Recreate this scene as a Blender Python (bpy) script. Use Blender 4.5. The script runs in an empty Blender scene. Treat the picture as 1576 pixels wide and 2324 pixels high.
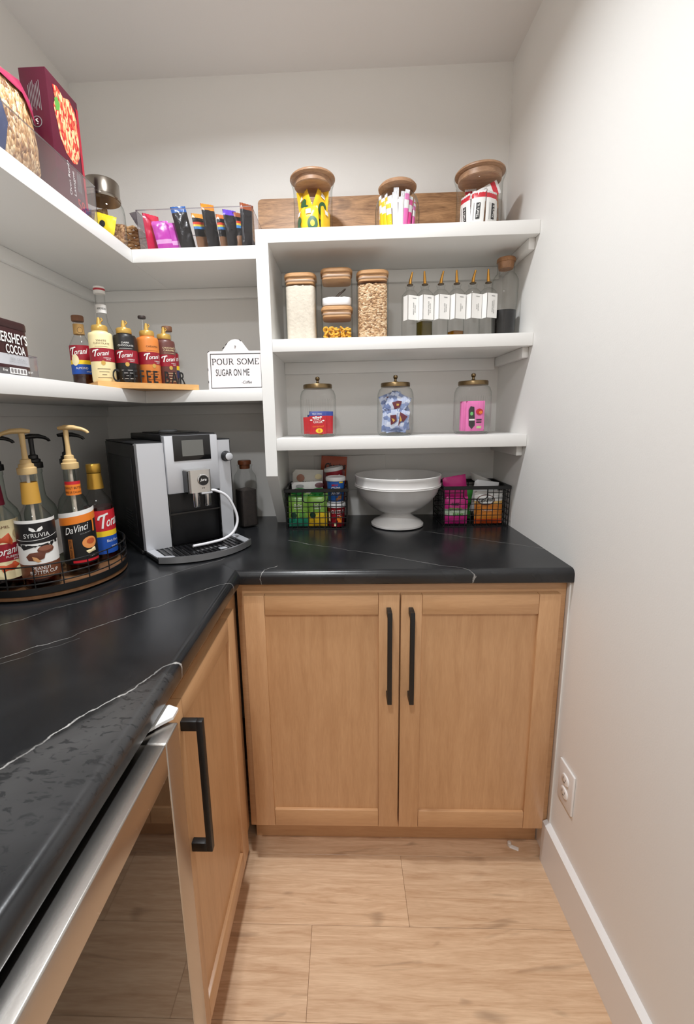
import bpy, bmesh, math, random
from mathutils import Vector, Matrix, Euler, noise
random.seed(7)
sc = bpy.context.scene
COL = sc.collection
R = math.radians

# ------------------------------------------------------------------ camera
F_PX, PX, PY = 982.86, 748.45, 1131.03          # focal length and principal point for a 1576 x 2324 frame
CAM = Vector((-.5806, -1.7034, 1.3061)); YAW, PITCH, ROLL = R(2.0599), R(-10.6964), R(-1.1724)
fw = Vector((math.sin(-YAW)*math.cos(PITCH), math.cos(YAW)*math.cos(PITCH), math.sin(PITCH)))
r0 = Vector((math.cos(YAW), math.sin(YAW), 0)); u0 = r0.cross(fw)
rt = r0*math.cos(ROLL) + u0*math.sin(ROLL); up = -r0*math.sin(ROLL) + u0*math.cos(ROLL)
cam = bpy.data.cameras.new('camera'); cam_o = bpy.data.objects.new('camera', cam); COL.objects.link(cam_o)
cam.sensor_fit = 'VERTICAL'; cam.sensor_height = 24; cam.lens = F_PX/2324*24
cam.shift_x = (788-PX)/2324; cam.shift_y = (PY-1162)/2324
cam.clip_start = .02
cam_o.matrix_world = Matrix(((rt.x, up.x, -fw.x, CAM.x), (rt.y, up.y, -fw.y, CAM.y), (rt.z, up.z, -fw.z, CAM.z), (0, 0, 0, 1)))
sc.camera = cam_o

# ------------------------------------------------------------------ world, exposure
wd = bpy.data.worlds.new('world'); sc.world = wd; wd.use_nodes = True
wd.node_tree.nodes['Background'].inputs[0].default_value = (0, 0, 0, 1)   # a closed room: no sky
wd.node_tree.nodes['Background'].inputs[1].default_value = 0.
sc.view_settings.view_transform = 'Standard'; sc.view_settings.look = 'None'
sc.view_settings.gamma = 1; sc.view_settings.use_curve_mapping = False
sc.view_settings.exposure = 0.2
LAMP_W = (13.0, 13.0, 13.0)                       # watts of the three alike recessed ceiling lamps, back to front; they light the whole scene
LAMP_Y = (-.80, -2.0, -3.35); LAMP_X = -.76
sc.cycles.use_denoising = True
sc.cycles.max_bounces = 12; sc.cycles.diffuse_bounces = 6; sc.cycles.transparent_max_bounces = 24
sc.cycles.caustics_reflective = False; sc.cycles.caustics_refractive = False

# ------------------------------------------------------------------ key dimensions (metres)
ZC = .914; W = 1.5136; H = 2.4534; DS = .298; DC = .641; XA = -.858
Z1, Z2, Z3 = 1.857, 1.545, 1.2384; ZL1, ZL2 = 1.8145, 1.3978; TH = .038
XS = -.838                                          # outer face of the shelf unit's side panel

# ------------------------------------------------------------------ materials
def lin(c):
    return tuple((x/255/12.92 if x/255 <= .04045 else ((x/255+.055)/1.055)**2.4) for x in c[:3]) + (1,)
_m = {}
def new_mat(name):
    m = bpy.data.materials.new(name); m.use_nodes = True
    nt = m.node_tree; b = nt.nodes['Principled BSDF']
    return m, nt, b
def node(nt, kind, **kw):
    n = nt.nodes.new(kind)
    for k, v in kw.items():
        if k.startswith('i_'):
            n.inputs[k[2:].replace('_', ' ')].default_value = v
        else: setattr(n, k, v)
    return n
def mat(name, col=(200, 200, 200), rough=.5, metal=0., spec=.5, bump=0., bscale=200., vary=0., vscale=30., coat=0.):
    if name in _m: return _m[name]
    m, nt, b = new_mat(name); L = nt.links
    b.inputs['Base Color'].default_value = lin(col); b.inputs['Roughness'].default_value = rough
    b.inputs['Metallic'].default_value = metal; b.inputs['Specular IOR Level'].default_value = spec
    b.inputs['Coat Weight'].default_value = coat; b.inputs['Coat Roughness'].default_value = .08
    tc = node(nt, 'ShaderNodeTexCoord')
    if vary:
        n = node(nt, 'ShaderNodeTexNoise'); n.inputs['Scale'].default_value = vscale; n.inputs['Detail'].default_value = 4
        mx = node(nt, 'ShaderNodeMix', data_type='RGBA')
        c2 = tuple(max(0, min(255, x*(1-vary))) for x in col); c1 = tuple(min(255, x*(1+vary*.6)) for x in col)
        mx.inputs[6].default_value = lin(c1); mx.inputs[7].default_value = lin(c2)
        L.new(tc.outputs['Object'], n.inputs['Vector']); L.new(n.outputs[0], mx.inputs[0]); L.new(mx.outputs[2], b.inputs['Base Color'])
    if bump:
        n = node(nt, 'ShaderNodeTexNoise'); n.inputs['Scale'].default_value = bscale; n.inputs['Detail'].default_value = 3
        bp = node(nt, 'ShaderNodeBump'); bp.inputs['Strength'].default_value = bump; bp.inputs['Distance'].default_value = .002
        L.new(tc.outputs['Object'], n.inputs['Vector']); L.new(n.outputs[0], bp.inputs['Height']); L.new(bp.outputs[0], b.inputs['Normal'])
    _m[name] = m; return m
def wood(name, c1, c2, axis='Z', rough=.45, scale=1., stretch=14., per_object=0., knots=False, coat=0.):
    """grain running along one local axis"""
    if name in _m: return _m[name]
    m, nt, b = new_mat(name); L = nt.links
    tc = node(nt, 'ShaderNodeTexCoord'); mp = node(nt, 'ShaderNodeMapping')
    s = [stretch*scale]*3; s['XYZ'.index(axis)] = scale
    mp.inputs['Scale'].default_value = s
    L.new(tc.outputs['Object'], mp.inputs['Vector'])
    if per_object:
        oi = node(nt, 'ShaderNodeObjectInfo'); vm = node(nt, 'ShaderNodeVectorMath', operation='SCALE')
        cb = node(nt, 'ShaderNodeCombineXYZ'); L.new(oi.outputs['Random'], cb.inputs[0]); L.new(oi.outputs['Random'], cb.inputs[1]); cb.inputs[2].default_value = .3
        vm.inputs['Scale'].default_value = 37.; L.new(cb.outputs[0], vm.inputs[0]); L.new(vm.outputs[0], mp.inputs['Location'])
    n1 = node(nt, 'ShaderNodeTexNoise'); n1.inputs['Scale'].default_value = 3.; n1.inputs['Detail'].default_value = 8; n1.inputs['Roughness'].default_value = .65; n1.inputs['Distortion'].default_value = 1.2 if knots else .5
    n2 = node(nt, 'ShaderNodeTexNoise'); n2.inputs['Scale'].default_value = 22.; n2.inputs['Detail'].default_value = 3
    L.new(mp.outputs[0], n1.inputs['Vector']); L.new(mp.outputs[0], n2.inputs['Vector'])
    ad = node(nt, 'ShaderNodeMath', operation='MULTIPLY_ADD'); ad.inputs[1].default_value = .35
    L.new(n2.outputs[0], ad.inputs[0]); L.new(n1.outputs[0], ad.inputs[2])
    rp = node(nt, 'ShaderNodeValToRGB'); e = rp.color_ramp.elements
    e[0].position = .42; e[0].color = lin(c2); e[1].position = .86; e[1].color = lin(c1)
    L.new(ad.outputs[0], rp.inputs[0]); out = rp.outputs[0]
    if knots:
        mp2 = node(nt, 'ShaderNodeMapping'); s2 = [9.]*3; s2['XYZ'.index(axis)] = 3.2; mp2.inputs['Scale'].default_value = s2
        L.new(tc.outputs['Object'], mp2.inputs['Vector'])
        if per_object: L.new(vm.outputs[0], mp2.inputs['Location'])
        n3 = node(nt, 'ShaderNodeTexNoise'); n3.inputs['Scale'].default_value = 1.; n3.inputs['Detail'].default_value = 2
        n3.inputs['Distortion'].default_value = 2.2
        L.new(mp2.outputs[0], n3.inputs['Vector'])
        r3 = node(nt, 'ShaderNodeValToRGB'); r3.color_ramp.elements[0].position = .62; r3.color_ramp.elements[1].position = .75
        r3.color_ramp.elements[0].color = (0, 0, 0, 1); r3.color_ramp.elements[1].color = (.55, .55, .55, 1)
        L.new(n3.outputs[0], r3.inputs[0])
        mk = node(nt, 'ShaderNodeMix', data_type='RGBA'); mk.inputs[7].default_value = lin(tuple(x*.68 for x in c2))
        L.new(r3.outputs[0], mk.inputs[0]); L.new(out, mk.inputs[6]); out = mk.outputs[2]
    if per_object:
        hs = node(nt, 'ShaderNodeHueSaturation'); mr = node(nt, 'ShaderNodeMapRange')
        mr.inputs[3].default_value = 1-per_object; mr.inputs[4].default_value = 1+per_object
        L.new(oi.outputs['Random'], mr.inputs[0]); L.new(mr.outputs[0], hs.inputs['Value']); L.new(out, hs.inputs['Color']); out = hs.outputs[0]
    L.new(out, b.inputs['Base Color']); b.inputs['Roughness'].default_value = rough
    b.inputs['Coat Weight'].default_value = coat; b.inputs['Coat Roughness'].default_value = .15
    bp = node(nt, 'ShaderNodeBump'); bp.inputs['Strength'].default_value = .12; bp.inputs['Distance'].default_value = .001
    L.new(ad.outputs[0], bp.inputs['Height']); L.new(bp.outputs[0], b.inputs['Normal'])
    _m[name] = m; return m
def glass(name, col=(255, 255, 255), edge=(208, 214, 211), refl=.7, rough=.01, base=.02, power=3.):
    """thin-walled clear glass: see-through face on, mirror-like and a little darker where the wall is seen edge on"""
    if name in _m: return _m[name]
    m = bpy.data.materials.new(name); m.use_nodes = True; nt = m.node_tree; L = nt.links; nt.nodes.clear()
    out = node(nt, 'ShaderNodeOutputMaterial'); mx = node(nt, 'ShaderNodeMixShader')
    tr = node(nt, 'ShaderNodeBsdfTransparent'); gl = node(nt, 'ShaderNodeBsdfGlossy'); gl.inputs['Roughness'].default_value = rough
    lw = node(nt, 'ShaderNodeLayerWeight'); lw.inputs['Blend'].default_value = .5
    pw = node(nt, 'ShaderNodeMath', operation='POWER'); pw.inputs[1].default_value = power
    ma = node(nt, 'ShaderNodeMath', operation='MULTIPLY_ADD'); ma.inputs[1].default_value = refl*.55; ma.inputs[2].default_value = base
    mc = node(nt, 'ShaderNodeMix', data_type='RGBA'); mc.inputs[6].default_value = lin(col); mc.inputs[7].default_value = lin(edge)
    L.new(lw.outputs['Facing'], pw.inputs[0]); L.new(pw.outputs[0], ma.inputs[0]); L.new(ma.outputs[0], mx.inputs[0])
    L.new(pw.outputs[0], mc.inputs[0]); L.new(mc.outputs[2], tr.inputs[0])
    L.new(tr.outputs[0], mx.inputs[1]); L.new(gl.outputs[0], mx.inputs[2]); L.new(mx.outputs[0], out.inputs[0])
    _m[name] = m; return m
def bands(name, stops, axis='Z', rough=.35, bump=0., spec=.5, metal=0.):
    """flat print: colour bands along one axis of the object's own box"""
    if name in _m: return _m[name]
    m, nt, b = new_mat(name); L = nt.links
    tc = node(nt, 'ShaderNodeTexCoord'); sp = node(nt, 'ShaderNodeSeparateXYZ'); rp = node(nt, 'ShaderNodeValToRGB')
    rp.color_ramp.interpolation = 'CONSTANT'
    L.new(tc.outputs['Generated'], sp.inputs[0]); L.new(sp.outputs['XYZ'.index(axis)], rp.inputs[0])
    e = rp.color_ramp.elements
    while len(e) < len(stops): e.new(.5)
    for i, (p, c) in enumerate(stops): e[i].position = p; e[i].color = lin(c)
    L.new(rp.outputs[0], b.inputs['Base Color']); b.inputs['Roughness'].default_value = rough
    b.inputs['Specular IOR Level'].default_value = spec; b.inputs['Metallic'].default_value = metal
    if bump:
        n = node(nt, 'ShaderNodeTexNoise'); n.inputs['Scale'].default_value = 60
        bp = node(nt, 'ShaderNodeBump'); bp.inputs['Strength'].default_value = bump; bp.inputs['Distance'].default_value = .003
        L.new(tc.outputs['Object'], n.inputs['Vector']); L.new(n.outputs[0], bp.inputs['Height']); L.new(bp.outputs[0], b.inputs['Normal'])
    _m[name] = m; return m
def cells(name, cols, scale=60., rough=.7, stretch=(1, 1, 1), bump=.6):
    """irregular small pieces in a few colours"""
    if name in _m: return _m[name]
    m, nt, b = new_mat(name); L = nt.links
    tc = node(nt, 'ShaderNodeTexCoord'); mp = node(nt, 'ShaderNodeMapping'); mp.inputs['Scale'].default_value = stretch
    v = node(nt, 'ShaderNodeTexVoronoi'); v.inputs['Scale'].default_value = scale
    L.new(tc.outputs['Object'], mp.inputs[0]); L.new(mp.outputs[0], v.inputs['Vector'])
    sp = node(nt, 'ShaderNodeSeparateColor'); L.new(v.outputs['Color'], sp.inputs[0])
    rp = node(nt, 'ShaderNodeValToRGB'); rp.color_ramp.interpolation = 'CONSTANT'; e = rp.color_ramp.elements
    while len(e) < len(cols): e.new(.5)
    for i, c in enumerate(cols): e[i].position = i/len(cols); e[i].color = lin(c)
    L.new(sp.outputs[0], rp.inputs[0]); L.new(rp.outputs[0], b.inputs['Base Color']); b.inputs['Roughness'].default_value = rough
    bp = node(nt, 'ShaderNodeBump'); bp.inputs['Strength'].default_value = bump; bp.inputs['Distance'].default_value = .004; bp.invert = True
    L.new(v.outputs['Distance'], bp.inputs['Height']); L.new(bp.outputs[0], b.inputs['Normal'])
    _m[name] = m; return m

# ------------------------------------------------------------------ mesh building
def superell(n=2.0, sx=1., sy=1.):
    def s(a):
        c, q = math.cos(a), math.sin(a); k = (abs(c)**n + abs(q)**n)**(-1/n)
        return c*k*sx, q*k*sy
    return s
def ribs(k, amp):
    return lambda a: ((1+amp*math.cos(k*a))*math.cos(a), (1+amp*math.cos(k*a))*math.sin(a))
class G:
    def __init__(s): s.v = []; s.f = []
    def add(s, v, f):
        o = len(s.v); s.v += [tuple(p) for p in v]; s.f += [tuple(i+o for i in q) for q in f]; return s
    def xf(s, M):
        s.v = [tuple(M @ Vector(p)) for p in s.v]; return s
    def box(s, x0, x1, y0, y1, z0, z1, b=0., seg=2, M=None):
        bm = bmesh.new(); bmesh.ops.create_cube(bm, size=1)
        for v in bm.verts: v.co = Vector(((x0+x1)/2+v.co.x*(x1-x0), (y0+y1)/2+v.co.y*(y1-y0), (z0+z1)/2+v.co.z*(z1-z0)))
        if b: bmesh.ops.bevel(bm, geom=list(bm.edges), offset=b, segments=seg, affect='EDGES', profile=.5)
        if M is not None: bm.transform(M)
        bm.verts.index_update()
        s.add([v.co for v in bm.verts], [[v.index for v in f.verts] for f in bm.faces]); bm.free(); return s
    def lathe(s, prof, seg=32, shape=None, cx=0, cy=0, z=0, cap0=True, cap1=True):
        sh = shape or (lambda a: (math.cos(a), math.sin(a))); n = len(prof); v = []; f = []
        for r, h in prof:
            for i in range(seg):
                c, q = sh(2*math.pi*(i+.5)/seg); v.append((cx+r*c, cy+r*q, z+h))
        for j in range(n-1):
            for i in range(seg):
                k = (i+1) % seg; f.append((j*seg+i, j*seg+k, (j+1)*seg+k, (j+1)*seg+i))
        if cap0 and prof[0][0] > 1e-6: f.append(tuple(range(seg-1, -1, -1)))
        if cap1 and prof[-1][0] > 1e-6: f.append(tuple((n-1)*seg+i for i in range(seg)))
        return s.add(v, f)
    def tube(s, pts, r, seg=8, closed=False, caps=True):
        P = [Vector(p) for p in pts]; n = len(P); v = []; f = []; nrm = None
        rr = r if isinstance(r, (list, tuple)) else [r]*n
        for i in range(n):
            a = P[(i-1) % n] if (closed or i > 0) else P[i]; b = P[(i+1) % n] if (closed or i < n-1) else P[i]
            t = (b-a).normalized()
            if nrm is None:
                nrm = t.cross(Vector((0, 0, 1)) if abs(t.z) < .9 else Vector((1, 0, 0))).normalized()
            else:
                nrm = (nrm - t*nrm.dot(t)).normalized()
            bn = t.cross(nrm)
            for k in range(seg):
                an = 2*math.pi*(k+.5)/seg; v.append(P[i]+(nrm*math.cos(an)+bn*math.sin(an))*rr[i])
        m = n if closed else n-1
        for i in range(m):
            for k in range(seg):
                a = i*seg; b = ((i+1) % n)*seg; q = (k+1) % seg; f.append((a+k, a+q, b+q, b+k))
        if not closed and caps: f.append(tuple(range(seg-1, -1, -1))); f.append(tuple((n-1)*seg+k for k in range(seg)))
        return s.add(v, f)
    def prism(s, poly, a0, a1, axis='Z'):
        n = len(poly)
        def p(q, h): return {'Z': (q[0], q[1], h), 'Y': (q[0], h, q[1]), 'X': (h, q[0], q[1])}[axis]
        v = [p(q, a0) for q in poly]+[p(q, a1) for q in poly]
        f = [tuple(range(n-1, -1, -1)), tuple(range(n, 2*n))]+[(i, (i+1) % n, n+(i+1) % n, n+i) for i in range(n)]
        return s.add(v, f)
    def mesh(s, name, ang=.6, fix=True):
        me = bpy.data.meshes.new(name); me.from_pydata(s.v, [], s.f)
        if fix:
            bm = bmesh.new(); bm.from_mesh(me); bmesh.ops.remove_doubles(bm, verts=bm.verts, dist=1e-6)
            bmesh.ops.recalc_face_normals(bm, faces=bm.faces); bm.to_mesh(me); bm.free()
        me.shade_smooth()
        me.set_sharp_from_angle(angle=ang)
        return me
    def build(s, name, m, parent=None, loc=(0, 0, 0), rot=(0, 0, 0), ang=.6, fix=True, label=None):
        return link(name, s.mesh(name, ang, fix), m, parent, loc, rot, label)
def link(name, me, m, parent=None, loc=(0, 0, 0), rot=(0, 0, 0), label=None):
    o = bpy.data.objects.new(name, me); COL.objects.link(o); o.parent = parent; o.location = loc; o.rotation_euler = rot
    if m is not None and not me.materials: me.materials.append(m)
    if label: o['label'] = label
    return o
def tag(o, label, cat, group=None):
    o['label'] = label; o['category'] = cat
    if group: o['group'] = group
    return o
def thing(name, label, cat, loc=(0, 0, 0), rotz=0., group=None, rot=None):
    o = bpy.data.objects.new(name, None); COL.objects.link(o); o.empty_display_size = .02
    o.location = loc; o.rotation_euler = rot if rot else (0, 0, rotz)
    return tag(o, label, cat, group)
def structure(o): o['kind'] = 'structure'; return o
def copy_tree(o, parent=None):
    c = o.copy(); COL.objects.link(c); c.parent = parent
    for ch in list(o.children): copy_tree(ch, c)
    return c

# ------------------------------------------------------------------ print: patches and lettering that follow a surface
def s_plane(y=0.): return lambda x, z, o: (x, y-o, z)
def s_cyl(r, cy=0.): return lambda x, z, o: ((r+o)*math.sin(x/r), cy-(r+o)*math.cos(x/r), z)
def s_top(z=0.): return lambda x, y, o: (x, y, z+o)
def s_right(x0): return lambda y, z, o: (x0+o, y, z)          # a face looking towards +x
def patch(parent, name, m, surf, shape, off=.0006, label=None):
    g = G(); k = shape[0]
    if k == 'rect':
        _, x0, z0, x1, z1 = shape; nx, nz = 10, 4
        v = [surf(x0+(x1-x0)*i/nx, z0+(z1-z0)*j/nz, off) for j in range(nz+1) for i in range(nx+1)]
        f = [(j*(nx+1)+i, j*(nx+1)+i+1, (j+1)*(nx+1)+i+1, (j+1)*(nx+1)+i) for j in range(nz) for i in range(nx)]
        g.add(v, f)
    else:
        if k == 'ell':
            _, cx, cz, rx, rz = shape[:5]; pts = [(cx+rx*math.cos(a*math.pi/12), cz+rz*math.sin(a*math.pi/12)) for a in range(24)]
        else:
            pts = shape[1]; cx = sum(p[0] for p in pts)/len(pts); cz = sum(p[1] for p in pts)/len(pts)
        n = len(pts); v = [surf(cx, cz, off)]; f = []; rings = 3
        for j in range(1, rings+1):
            v += [surf(cx+(p[0]-cx)*j/rings, cz+(p[1]-cz)*j/rings, off) for p in pts]
        for i in range(n):
            q = (i+1) % n; f.append((0, 1+i, 1+q))
            for j in range(rings-1): a = 1+j*n; b = a+n; f.append((a+i, b+i, b+q, a+q))
        g.add(v, f)
    return g.build(name, m, parent, fix=False, label=label)
_tx = {}
def glyphs(s, shear=0., bold=0., space=1.):
    key = (s, shear, bold, space)
    if key not in _tx:
        cu = bpy.data.curves.new('t', 'FONT'); cu.body = s; cu.shear = shear; cu.offset = bold; cu.resolution_u = 3; cu.space_character = space; cu.fill_mode = 'FRONT'
        o = bpy.data.objects.new('t', cu); COL.objects.link(o)
        dg = bpy.context.evaluated_depsgraph_get(); me = bpy.data.meshes.new_from_object(o.evaluated_get(dg))
        v = [(p.co.x, p.co.y) for p in me.vertices]; f = [tuple(p.vertices) for p in me.polygons]
        x0, x1 = min(p[0] for p in v), max(p[0] for p in v); y0, y1 = min(p[1] for p in v), max(p[1] for p in v)
        _tx[key] = ([((p[0]-x0)/(x1-x0)-.5, (p[1]-y0)/(y1-y0)-.5) for p in v], f)
        bpy.data.objects.remove(o); bpy.data.curves.remove(cu); bpy.data.meshes.remove(me)
    return _tx[key]
def text(parent, s, m, surf, cx, cz, w, h, shear=0., bold=0., off=.0012, rot=0., name='lettering', slope=0.):
    v, f = glyphs(s, shear, bold); c, q = math.cos(rot), math.sin(rot); g = G()
    vv = []
    for x, y in v:
        X, Y = x*w, y*h + slope*x*w
        vv.append(surf(cx+X*c-Y*q, cz+X*q+Y*c, off))
    g.add(vv, f)
    return g.build(name, m, parent, fix=False)
def strokes(parent, lines, width, m, surf, off=.0012, name='lettering', nib=1.):
    """pen strokes; nib < 1 makes level strokes thinner than upright ones"""
    g = G()
    for P in lines:
        n = len(P); v = []; f = []
        for i in range(n):
            a = Vector(P[max(0, i-1)]); b = Vector(P[min(n-1, i+1)]); t = (b-a).normalized(); nn = Vector((-t.y, t.x))
            hw = width/2*(nib+(1-nib)*abs(t.y)); p = Vector(P[i])
            v += [surf(p.x+nn.x*hw, p.y+nn.y*hw, off), surf(p.x-nn.x*hw, p.y-nn.y*hw, off)]
        f = [(2*i, 2*i+1, 2*i+3, 2*i+2) for i in range(n-1)]
        g.add(v, f)
    return g.build(name, m, parent, fix=False)
def arc(cx, cz, rx, rz, a0, a1, n=10):
    return [(cx+rx*math.cos(R(a0+(a1-a0)*i/n)), cz+rz*math.sin(R(a0+(a1-a0)*i/n))) for i in range(n+1)]
def spline(P, n=6):
    out = []; P = [Vector(p) for p in P]
    for i in range(len(P)-1):
        p0, p1, p2, p3 = P[max(0, i-1)], P[i], P[i+1], P[min(len(P)-1, i+2)]
        for k in range(n):
            t = k/n; out.append(.5*((2*p1)+(p2-p0)*t+(2*p0-5*p1+4*p2-p3)*t*t+(3*p1-p0-3*p2+p3)*t**3))
    out.append(P[-1]); return [tuple(p) for p in out]
def swash_name(parent, m, surf, cx, cz, w, h, off=.0014):
    """a brush-script syrup name: swashed capital, then slanted small letters"""
    x0 = cx-w/2; z0 = cz-h/2
    bar = spline([(x0-.02*w, z0+.62*h), (x0+.03*w, z0+.86*h), (x0+.16*w, z0+.93*h), (x0+.36*w, z0+1.03*h)], 5)
    stem = spline([(x0+.22*w, z0+.95*h), (x0+.15*w, z0+.5*h), (x0+.10*w, z0)], 5)
    strokes(parent, [bar, stem], .075*w, m, surf, off)
    text(parent, 'orani', m, surf, cx+.12*w, cz-.06*h+.04*h, .72*w, .66*h, shear=.35, bold=.012, off=off, slope=.12)

# ------------------------------------------------------------------ pouches and packets
def pouch_t(w, h, d, crimp=.05):
    def t(x, z):
        a = min(1, abs(2*x/w)); b = min(1, abs(2*z/h)/(1-crimp))
        return d/2*max(0, 1-a**2.4)**.6*max(0, 1-b**3.2)**.7
    return t
_pm = {}
def pouch_mesh(w, h, d, seed=0, wr=.0012, crimp=.05):
    key = (w, h, d, seed, wr, crimp)
    if key in _pm: return _pm[key].copy()
    t = pouch_t(w, h, d, crimp); nx, nz = 10, 14; g = G()
    for sg in (-1, 1):
        v = []
        for j in range(nz+1):
            for i in range(nx+1):
                x = -w/2+w*i/nx; z = -h/2+h*j/nz; edge = i in (0, nx) or j in (0, nz)
                tt = t(x, z)
                wv = 0 if edge else wr*noise.noise(Vector((x*70, z*60, seed*3.1+sg)))
                zig = .0012*(1 if i % 2 else -1) if j in (0, 1, nz-1, nz) and 0 < i < nx else 0
                v.append((x, sg*tt+wv*(1 if tt > .0005 else 0)+zig, z))
        f = [(j*(nx+1)+i, j*(nx+1)+i+1, (j+1)*(nx+1)+i+1, (j+1)*(nx+1)+i) for j in range(nz) for i in range(nx)]
        g.add(v, f)
    me = g.mesh('pouch', 1.2); _pm[key] = me
    return me.copy()
def packet(name, label, cat, m, loc, w, h, d, rot=(0, 0, 0), group=None, seed=0, wr=.0012, crimp=.05, local_parts=None, jar=None):
    """a sealed packet standing on its lower end: loc is its foot; jar = (x, y, radius, floor, top) keeps it inside a jar"""
    M = Euler(rot).to_matrix(); loc = Vector(loc)
    for it in range(60):
        cs = [M @ Vector((sx*w/2*.97, sy*d/2*.6, hz)) for sx in (-1, 1) for sy in (-1, 1) for hz in (0, h)]
        low = min(c.z for c in cs); lift = -low
        if not jar: break
        zz = max(loc.z+lift, jar[3]); rad = max(math.hypot(loc.x+c.x-jar[0], loc.y+c.y-jar[1]) for c in cs); top = max(zz+c.z for c in cs)
        if rad <= jar[2] and top <= jar[4]: break
        if rad > jar[2]:
            cm_ = sum(cs, Vector())/8; tx, ty = loc.x+cm_.x-jar[0], loc.y+cm_.y-jar[1]
            loc.x -= tx*.12; loc.y -= ty*.06
        if top > jar[4]: loc.z -= .003
        if it > 12: w *= .975; h *= .98
    loc.z = max(loc.z, jar[3] if jar else -9)+lift
    o = thing(name, label, cat, loc, 0, group, rot)
    me = pouch_mesh(w, h, d, seed, wr, crimp); p = link('wrapper', me, m, o, (0, 0, h/2))
    t = pouch_t(w, h, d, crimp)
    sf = lambda x, z, off: (x, -t(x, z)-off-wr, z)
    if local_parts: local_parts(p, sf)
    return o

# ================================================================== SETTING
M_wall = mat('wall_paint', (231, 229, 225), .6, bump=.12, bscale=260)
M_ceil = mat('ceiling_paint', (230, 228, 226), .8, bump=.1, bscale=200)
M_white = mat('shelf_paint', (233, 232, 229), .38, bump=.03, bscale=120)
M_trim = mat('trim_paint', (228, 226, 224), .35)
M_black = mat('black_metal', (10, 10, 11), .45)
M_maple = wood('maple', (200, 157, 115), (181, 137, 96), 'Z', .38, 1.6, 10, .0, coat=.15)
M_maple_h = wood('maple_level', (200, 157, 115), (183, 139, 98), 'X', .38, 1.6, 10, .0, coat=.15)
M_maple_y = wood('maple_deep', (200, 157, 115), (183, 139, 98), 'Y', .38, 1.6, 10, .0, coat=.15)
M_toe = M_maple_h

FRONT = -4.2; WEND = FRONT
g = G().box(-W-.1, .1, 0, .1, -.1, H+.1); structure(g.build('wall_back', M_wall))
g = G().box(0, .1, WEND, 0, -.1, H+.1); structure(g.build('wall_right', M_wall))
g = G().box(-W-.1, -W, WEND, 0, -.1, H+.1); structure(g.build('wall_left', M_wall))
g = G().box(-W-.1, .1, FRONT-.1, FRONT, -.1, H+.1); structure(g.build('wall_front', M_wall))
g = G().box(-W-.1, .1, FRONT-.1, .1, H, H+.1); structure(g.build('ceiling', M_ceil))

# floor boards running across the room
M_floor = wood('oak_board', (224, 192, 158), (186, 147, 112), 'X', .42, 1.3, 14, .035, knots=True, coat=.1)
fl = structure(G().box(-W, 0, FRONT, 0, -.05, -.006).build('floor', mat('floor_joint', (168, 132, 102), .8)))
PW = .1855
_pl = {}
for i, row in enumerate(range(-2, 11)):
    y1 = -.614-row*PW; y0 = y1-PW
    joint = {0: -.428, 1: -.682, 2: -.21, 3: -.55}.get(row, -.9+.37*((row*5) % 4))
    for x0, x1 in ((-W, joint), (joint, 0)):
        L = round(x1-x0, 4)
        if L < .05: continue
        if L not in _pl: _pl[L] = G().box(-L/2+.0003, L/2-.0003, -PW/2+.0003, PW/2-.0003, -.006, 0, .0005, 1).mesh('plank')
        link('plank', _pl[L], M_floor, fl, ((x0+x1)/2, (y0+y1)/2, 0))

g = G().prism([(-.0165, 0), (0, 0), (0, .1397), (-.006, .1397), (-.0165, .134)], WEND, -.617, 'Y')
structure(g.build('baseboard_right', M_trim))
g = G().box(-.004, 0, -.63, -.615, .14, ZC-.04, .001); structure(g.build('trim_1', M_wall))

# recessed ceiling lamps, two of them behind the camera
for i, ly in enumerate(LAMP_Y):
    o = thing('recessed_light', ('round recessed ceiling lamp over the corner worktop', 'round recessed ceiling lamp in the middle of the room', 'round recessed ceiling lamp near the entrance end of the room')[i], 'ceiling light', (LAMP_X, ly, H), 0, 'recessed ceiling lamps')
    G().lathe([(.072, 0), (.092, 0), (.092, -.004), (.078, -.008), (.072, -.006), (.072, 0)], 40, cap0=False, cap1=False).build('trim_ring', M_trim, o)
    lm = mat('lamp_lens', (240, 240, 240), .5)
    G().lathe([(.072, -.0005), (.072, -.003), (.001, -.003)], 32).build('lens', lm, o)
    ln = ('ceiling_lamp_back_offscreen', 'ceiling_lamp_middle_offscreen', 'ceiling_lamp_entrance_offscreen')[i]
    ld = bpy.data.lights.new(ln, 'AREA'); ld.shape = 'DISK'; ld.size = .13; ld.energy = LAMP_W[i]; ld.color = (.94, .97, 1); ld.spread = R(158)
    lo = bpy.data.objects.new(ln, ld); COL.objects.link(lo); lo.parent = o; lo.location = (0, 0, -.012)

# wall socket
o = thing('wall_socket', 'white double electrical socket on the right wall above the skirting', 'socket', (0, -.6955, .328), R(-90))
# local: front is -y, turned to look towards -x
G().box(-.0365, .0365, -.006, 0, -.059, .059, .0028, 3).build('cover_plate', M_trim, o)
for zz in (-.0195, .0195):
    s_ = G().lathe([(.0165, 0), (.0165, .003), (.015, .004)], 24, shape=superell(2.6, 1, .86)).xf(Matrix.Translation((0, -.0055, zz)) @ Matrix.Rotation(R(90), 4, 'X')).build('receptacle', mat('socket_face', (236, 234, 232), .3), o)
    for dx, dz, w_, h_ in ((-.006, .003, .0016, .007), (.006, .003, .0016, .006), (0, -.007, .004, .004)):
        G().box(dx-w_/2, dx+w_/2, -.0098, -.0090, zz+dz-h_/2, zz+dz+h_/2).build('slot', mat('slot_dark', (90, 88, 86), .6), s_)
G().lathe([(.003, 0), (.003, .0012), (.0005, .0016)], 12).xf(Matrix.Translation((0, -.0055, 0)) @ Matrix.Rotation(R(90), 4, 'X')).build('screw', M_trim, o)

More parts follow.
